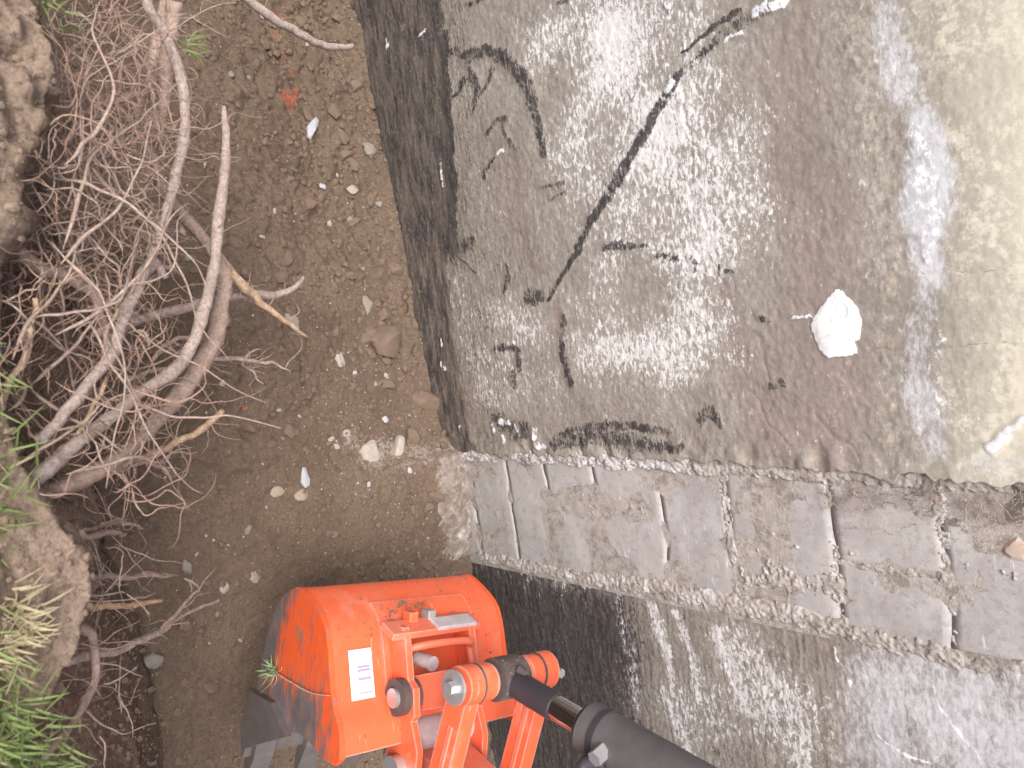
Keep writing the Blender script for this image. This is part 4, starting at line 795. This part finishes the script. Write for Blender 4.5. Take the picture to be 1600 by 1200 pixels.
# ------------------------------------------------------------------ roots
def root(pts, rpx, mat, label, sides=9, jit=0.10, tip=None, group='roots hanging out of the bank', wob=0.006):
    P = np.array([at(px, py, z) for px, py, z in pts]); n = max(14, int(np.linalg.norm(np.diff(P, axis=0), axis=1).sum()/0.011))
    C = catmull(P, n); t = np.linspace(0, 1, n); sd_ = rng.uniform(0, 50)
    C = C + wob*np.stack([fbm(t*9+sd_, t*0, o=3), fbm(t*9+sd_, t*0+4, o=3), fbm(t*9+sd_, t*0+9, o=3)], -1)
    R = np.interp(t, np.linspace(0, 1, len(np.atleast_1d(rpx))), np.atleast_1d(rpx))*np.linalg.norm(C-CAM, axis=1)/FPX*(1+0.12*noise(t*n*0.25+sd_, t*0))
    o = tube_obj('root', C, R, mat, None, sides, jit); tag(o, label, 'root', group); return o, C, R
RL = [
 ([(222, -30, .78), (236, 10, .76), (268, 70, .73), (287, 150, .70), (286, 220, .68), (272, 295, .66), (245, 372, .66), (215, 450, .68), (190, 492, .70)], [7, 7, 7.5, 7, 6.5], 'rootp', 'long smooth arching root at the top, curving left over the bank'),
 ([(348, 168, .50), (351, 230, .52), (346, 320, .55), (334, 400, .58), (318, 480, .62), (285, 560, .66), (210, 620, .72), (130, 690, .78), (60, 745, .84), (10, 790, .88)], [3.5, 7, 8, 9, 9, 9, 9, 10, 11], 'rootp', 'long grey root with snapped upright tip crossing the whole bank'),
 ([(338, 395, .52), (350, 440, .53), (344, 500, .55), (318, 560, .58), (270, 625, .62), (215, 685, .66), (150, 735, .72), (70, 770, .80)], [9, 11, 12, 13, 13, 12, 12, 11], 'root', 'thick rough-barked root bending beside the long grey root'),
 ([(340, 400, .50), (372, 440, .46), (405, 470, .42), (440, 498, .38), (482, 527, .34)], [8, 8, 6, 4, 2], 'rootpale', 'peeled pale root tip pointing down from the thick root'),
 ([(472, 432, .30), (465, 448, .32), (430, 460, .36), (370, 462, .42), (300, 475, .48), (215, 500, .55), (150, 520, .62)], [2, 4, 6, 6, 7, 7, 6], 'rootp', 'hooked grey root reaching farthest out over the trench'),
 ([(348, 643, .42), (310, 672, .45), (262, 700, .48), (215, 718, .52), (160, 738, .58), (80, 770, .66)], [4.5, 5, 5.5, 6, 8, 8], 'rootpale', 'straight pale peeled root with a cut end'),
 ([(365, -20, .22), (430, 32, .18), (480, 58, .14), (515, 73, .10), (552, 70, .07)], [6, 6, 5.5, 5, 3], 'rootp', 'lone grey stick slanting across the soil by the tar band'),
 ([(262, -20, .55), (245, 90, .52), (236, 180, .48), (236, 240, .45), (255, 300, .42), (300, 350, .40), (335, 400, .44)], [8, 8, 7, 7, 8, 9, 8], 'root', 'flat brown root behind the arching smooth root'),
 ([(272, 0, .60), (262, 100, .56), (250, 200, .52), (250, 235, .50)], [9, 9, 8, 4], 'root', 'short split brown root end below the arching root'),
 ([(0, 1215, .86), (50, 1195, .82), (90, 1160, .78), (128, 1105, .72), (148, 1050, .70), (148, 1005, .70), (125, 984, .72), (75, 986, .78), (30, 1000, .84)], [5, 5, 5.5, 5.5, 6, 6, 5, 5], 'root', 'looping root at the lower bank curving back to the straw tuft'),
 ([(20, 1045, .82), (80, 1035, .74), (150, 1025, .64), (205, 1005, .52), (250, 985, .42), (290, 960, .32), (342, 938, .22)], [6, 6, 6, 5, 4.5, 3, 2], 'rootp', 'forked root reaching down towards the bucket'),
 ([(245, 990, .42), (275, 960, .38), (300, 930, .34), (310, 915, .32), (288, 903, .30)], [3.5, 3, 2.5, 2, 1.2], 'root', 'thin curled branch of the forked root'),
 ([(30, 935, .80), (90, 920, .72), (150, 905, .60), (215, 900, .48), (272, 899, .38)], [5, 5, 4.5, 4, 2], 'root', 'upper of two parallel thin roots on the lower bank'),
 ([(40, 925, .80), (100, 935, .72), (140, 945, .62), (200, 945, .50), (252, 940, .40)], [5, 5, 5, 4.5, 2.5], 'rootpale', 'lower of two parallel thin roots on the lower bank'),
 ([(0, 915, .84), (60, 905, .78), (100, 890, .74), (138, 870, .70)], [5, 5, 4.5, 3], 'root', 'short root lying across the dry bank edge'),
 ([(60, 830, .78), (120, 838, .70), (165, 832, .60), (200, 835, .52)], [5, 5, 4, 2], 'root', 'bundle root poking out of the dry bank'),
 ([(90, 835, .70), (150, 825, .60), (185, 815, .52), (222, 825, .46)], [4, 4, 3, 1.5], 'root', 'thin crossing root above the dry bank bundle'),
 ([(-10, 350, .82), (50, 405, .78), (105, 435, .74), (145, 465, .72), (165, 510, .70), (172, 570, .70)], [8, 8, 8, 8, 7, 6], 'root', 'gnarled brown root bending down on the upper bank'),
 ([(262, 435, .66), (235, 410, .66), (210, 460, .68), (188, 520, .72), (160, 575, .74), (110, 640, .78), (60, 690, .80)], [4, 9, 9, 8, 8, 8, 8], 'rootp', 'stout grey root joining the arching one at mid bank'),
 ([(455, 582, .34), (430, 568, .36), (400, 565, .38), (340, 560, .44), (270, 575, .52), (200, 590, .58)], [1, 2, 2.8, 3.2, 3.5, 3.5], 'rootp', 'thin grey twig with forks pointing out over the trench'),
 ([(408, 600, .34), (395, 580, .36), (378, 565, .38), (408, 543, .35)], [1, 2, 2.5, 1.2], 'rootp', 'small fork on the thin grey twig'),
 ([(242, 208, .52), (200, 222, .56), (150, 240, .62), (110, 262, .68)], [4, 5, 4.5, 3], 'rootred', 'reddish root stub above the tangle'),
 ([(235, 140, .50), (215, 150, .54), (165, 160, .58), (120, 178, .62)], [3, 3.5, 3.5, 3], 'root', 'light brown root across the grey bank stone'),
 ([(55, 470, .80), (45, 540, .80), (20, 590, .82), (2, 640, .84)], [4, 4.5, 4.5, 4], 'rootpale', 'yellowish thin root at the left edge'),
 ([(165, 590, .72), (140, 650, .74), (100, 700, .76), (75, 720, .78)], [3.5, 3.5, 3.5, 3], 'rootpale', 'yellowish thin root beside the stout grey root'),
 ([(360, 450, .46), (330, 520, .50), (270, 530, .54), (240, 560, .58)], [3, 3.5, 3.5, 3], 'root', 'small side branch between the two crossing roots'),
 ([(270, 750, .52), (255, 735, .54), (230, 722, .58), (180, 735, .62)], [1.5, 2.5, 3, 3], 'root', 'stubby forked rootlet under the thick root'),
 ([(36, 975, .80), (36, 1050, .82), (34, 1110, .84), (28, 1160, .86)], [5, 5, 5, 4], 'rootp', 'grey stem hanging below the straw tuft'),
]
MAIN = []
for pts, r, m_, lab in RL: MAIN.append(root(pts, r, M[m_], lab)[1])
def fine_roots(name, specs, mat, label):
    V = []; Q = []; Tt = []; off = 0
    for P, r0, r1 in specs:
        tt = np.linspace(0, 1, len(P)); v, q, a, b_ = tube_vf(P, (r0+(r1-r0)*tt)*np.clip(0.15+tt*7, 0, 1), 5, 0.1, off); V.append(v); Q += q.tolist()+a.tolist()+b_.tolist(); off += len(v)
    me = bpy.data.meshes.new(name); me.from_pydata(np.vstack(V).tolist(), [], Q); me.polygons.foreach_set('use_smooth', [True]*len(me.polygons)); me.materials.append(mat)
    tag(link(bpy.data.objects.new(name, me)), label, 'roots', kind='stuff')
def wander(p, d, L, n=14, turn=0.35, droop=0.02):
    P = [np.array(p, float)]; d = np.array(d, float); d /= np.linalg.norm(d)
    for i in range(n-1):
        d = d+rng.normal(0, turn, 3)*0.5; d[2] -= droop; d /= np.linalg.norm(d); P.append(P[-1]+d*L/(n-1))
    return catmull(P, n*2)
red, tan_ = [], []
for k in range(760):
    py = rng.choice([rng.uniform(180, 780), rng.normal(420, 140), rng.uniform(0, 300)]); px = rng.uniform(-10, 230) if py > 250 else rng.uniform(60, 250)
    p = at(px, py, rng.uniform(.5, .86)); sp_ = wander(p, [rng.normal(0, 1), rng.uniform(-.3, .9), rng.normal(0, .4)], rng.uniform(.06, .26), 12, 0.75)
    (red if rng.random() < .5 else tan_).append((sp_, rng.uniform(.0007, .0019), .0003))
for k in range(38):                         # coarser runners through the tangle
    p = at(rng.uniform(-10, 120), rng.uniform(200, 760), rng.uniform(.62, .9)); sp_ = wander(p, [rng.normal(0, 1), rng.uniform(.1, .9), rng.normal(-.1, .3)], rng.uniform(.2, .45), 14, 0.32); tan_.append((sp_, rng.uniform(.002, .0038), .0008))
for C in MAIN:                              # rootlets leaving the main roots
    for k in range(9):
        i = rng.integers(2, len(C)-1); sp_ = wander(C[i], rng.normal(0, 1, 3)+[0, .4, 0], rng.uniform(.02, .09), 8, 0.5); (red if rng.random() < .3 else tan_).append((sp_, rng.uniform(.001, .002), .0003))
for k in range(60):
    p = at(rng.uniform(20, 190), rng.uniform(800, 1150), rng.uniform(.5, .8)); tan_.append((wander(p, [rng.normal(0, 1), rng.uniform(0, 1), rng.normal(0, .4)], rng.uniform(.05, .18), 11, 0.5), rng.uniform(.001, .0022), .0004))
fine_roots('fine_red_roots', red, M['rootred'], 'tangled fine reddish roots hanging from the bank')
fine_roots('fine_brown_roots', tan_, M['root'], 'tangled fine brown roots hanging from the bank')

wr = []
for k in range(150):
    z = rng.uniform(1.22, 1.68); p = np.array([0.445+abs(rng.normal(0, .035)), -0.018, z]); P = wander(p, [rng.normal(0, 1), 0, rng.normal(0, 1)], rng.uniform(.015, .06), 8, 0.6, 0); P[:, 1] = -0.016-0.006*rng.random(len(P)); wr.append((P, .0011, .0003))
fine_roots('wall_rootlets', wr, M['root'], 'dark hair roots clinging to the top blocks beside the pale parging')
inl = ROCKS['cream'][1].copy(); inl.materials[0] = M['inlay']; ws = bpy.data.objects.new('stone_inlay', inl); ws.scale = (0.026, 0.009, 0.055); link(ws, wall); ws.location = (0.548-0.4, -0.004, 1.585); ws['label'] = 'tan stone set in the mortar of the top blocks'
# ------------------------------------------------------------------ grass
def blades(name, spots, mat, label, cat='grass', kind='stuff', parent=None):
    V = []; Fq = []
    for p, d, L, wd in spots:
        d = np.array(d, float); d /= np.linalg.norm(d); side = np.cross(d, [0.2, 0.3, 1]); side /= np.linalg.norm(side)+1e-9; nrm = np.cross(side, d); b0 = len(V); q = np.array(p, float)
        for i in range(5):
            t = i/4; ww = wd*(1-t**1.6)+.0002; V += [(q-side*ww+nrm*ww*.5).tolist(), q.tolist(), (q+side*ww+nrm*ww*.5).tolist()]
            d = d+np.array([0, 0.06, -0.20])*(.5+t); d /= np.linalg.norm(d); q = q+d*L/4
        for i in range(4):
            a = b0+i*3; Fq += [(a, a+1, a+4, a+3), (a+1, a+2, a+5, a+4)]
    return tag(mesh_np(name, np.array(V), np.array(Fq), mat, parent), label, cat, kind=kind)
gr, stw = [], []
def tuft(px, py, z, n, spread, L, store, lean=(0, 0.35, 0.8)):
    c = at(px, py, z)
    for k in range(n): store.append((c+rng.normal(0, spread, 3)*[1, 1, .25], np.array(lean)+rng.normal(0, .45, 3), L*rng.uniform(.5, 1.2), rng.uniform(.0012, .0024)))
for px, py, n_ in [(5, 1140, 80), (30, 1175, 60), (-15, 1080, 40), (45, 1220, 60), (5, 1195, 70), (-25, 690, 30), (-20, 770, 40), (-5, 820, 20), (-25, 560, 15)]: tuft(px, py, .90, n_, .022, .048, gr, (0, 0.15, 0.9))
for px, py, n_ in [(15, 955, 60), (28, 985, 50), (-5, 1010, 40), (15, 1045, 25), (-10, 720, 8), (0, 1160, 15)]: tuft(px, py, .90, n_, .013, .038, stw)
for px, py, z, n_, L in [(80, 5, .82, 7, .045), (100, 40, .74, 4, .03), (292, 70, .55, 9, .045), (300, 85, .50, 5, .035)]: tuft(px, py, z, n_, .008, L, gr, (.2, .6, .2))
for k in range(4200):
    x, y = rng.uniform(-1.6, 1.8), rng.uniform(-2.6, 0); y = -1.47-abs(y)*.6
    (gr if rng.random() < .75 else stw).append((np.array([x, y, .925]), np.array([0, .1, 1])+rng.normal(0, .4, 3), rng.uniform(.03, .09), rng.uniform(.0012, .0024)))
blades('grass', gr, M['grass'], 'green grass blades along the edge of the bank')
blades('dry_grass', stw, M['straw'], 'straw coloured dry grass on the edge of the bank')
# torn-off sod lying on the bucket
sod = empty('grass_sprig', (EX0+np.array([0.10, -0.03, -0.06])).tolist()); tag(sod, 'torn green grass sprig with a pale root lying on the bucket side', 'plant')
def sodpt(px, py, w_):
    ang = math.radians(-15.29); ey = np.array([-math.sin(ang), math.cos(ang), 0]); d = ray(px, py); t = ((EX0+ey*w_-CAM)@ey)/(d@ey); return CAM+d*t-np.array(sod.location)
c = sodpt(424, 1046, -0.016); sb = [(c+rng.normal(0, .006, 3), np.array([-.2, -.35, .35])+rng.normal(0, .5, 3), rng.uniform(.018, .034), .0022) for k in range(34)]
g = blades('sprig_blades', sb, M['grille'], None, None, None, sod)
tube_obj('sprig_root', catmull([sodpt(432, 1052, -.012), sodpt(455, 1066, -.012), sodpt(485, 1082, -.011), sodpt(515, 1087, -.011)], 26), np.linspace(.0022, .001, 26), M['rootpale'], sod, 6)
for q in [(440, 1040), (425, 1075), (405, 1085)]: tube_obj('rootlet', catmull([sodpt(431, 1052, -.012), sodpt((431+q[0])/2+4, (1052+q[1])/2, -.014), sodpt(*q, -.012)], 10), np.linspace(.0012, .0005, 10), M['rootpale'], sod, 5)
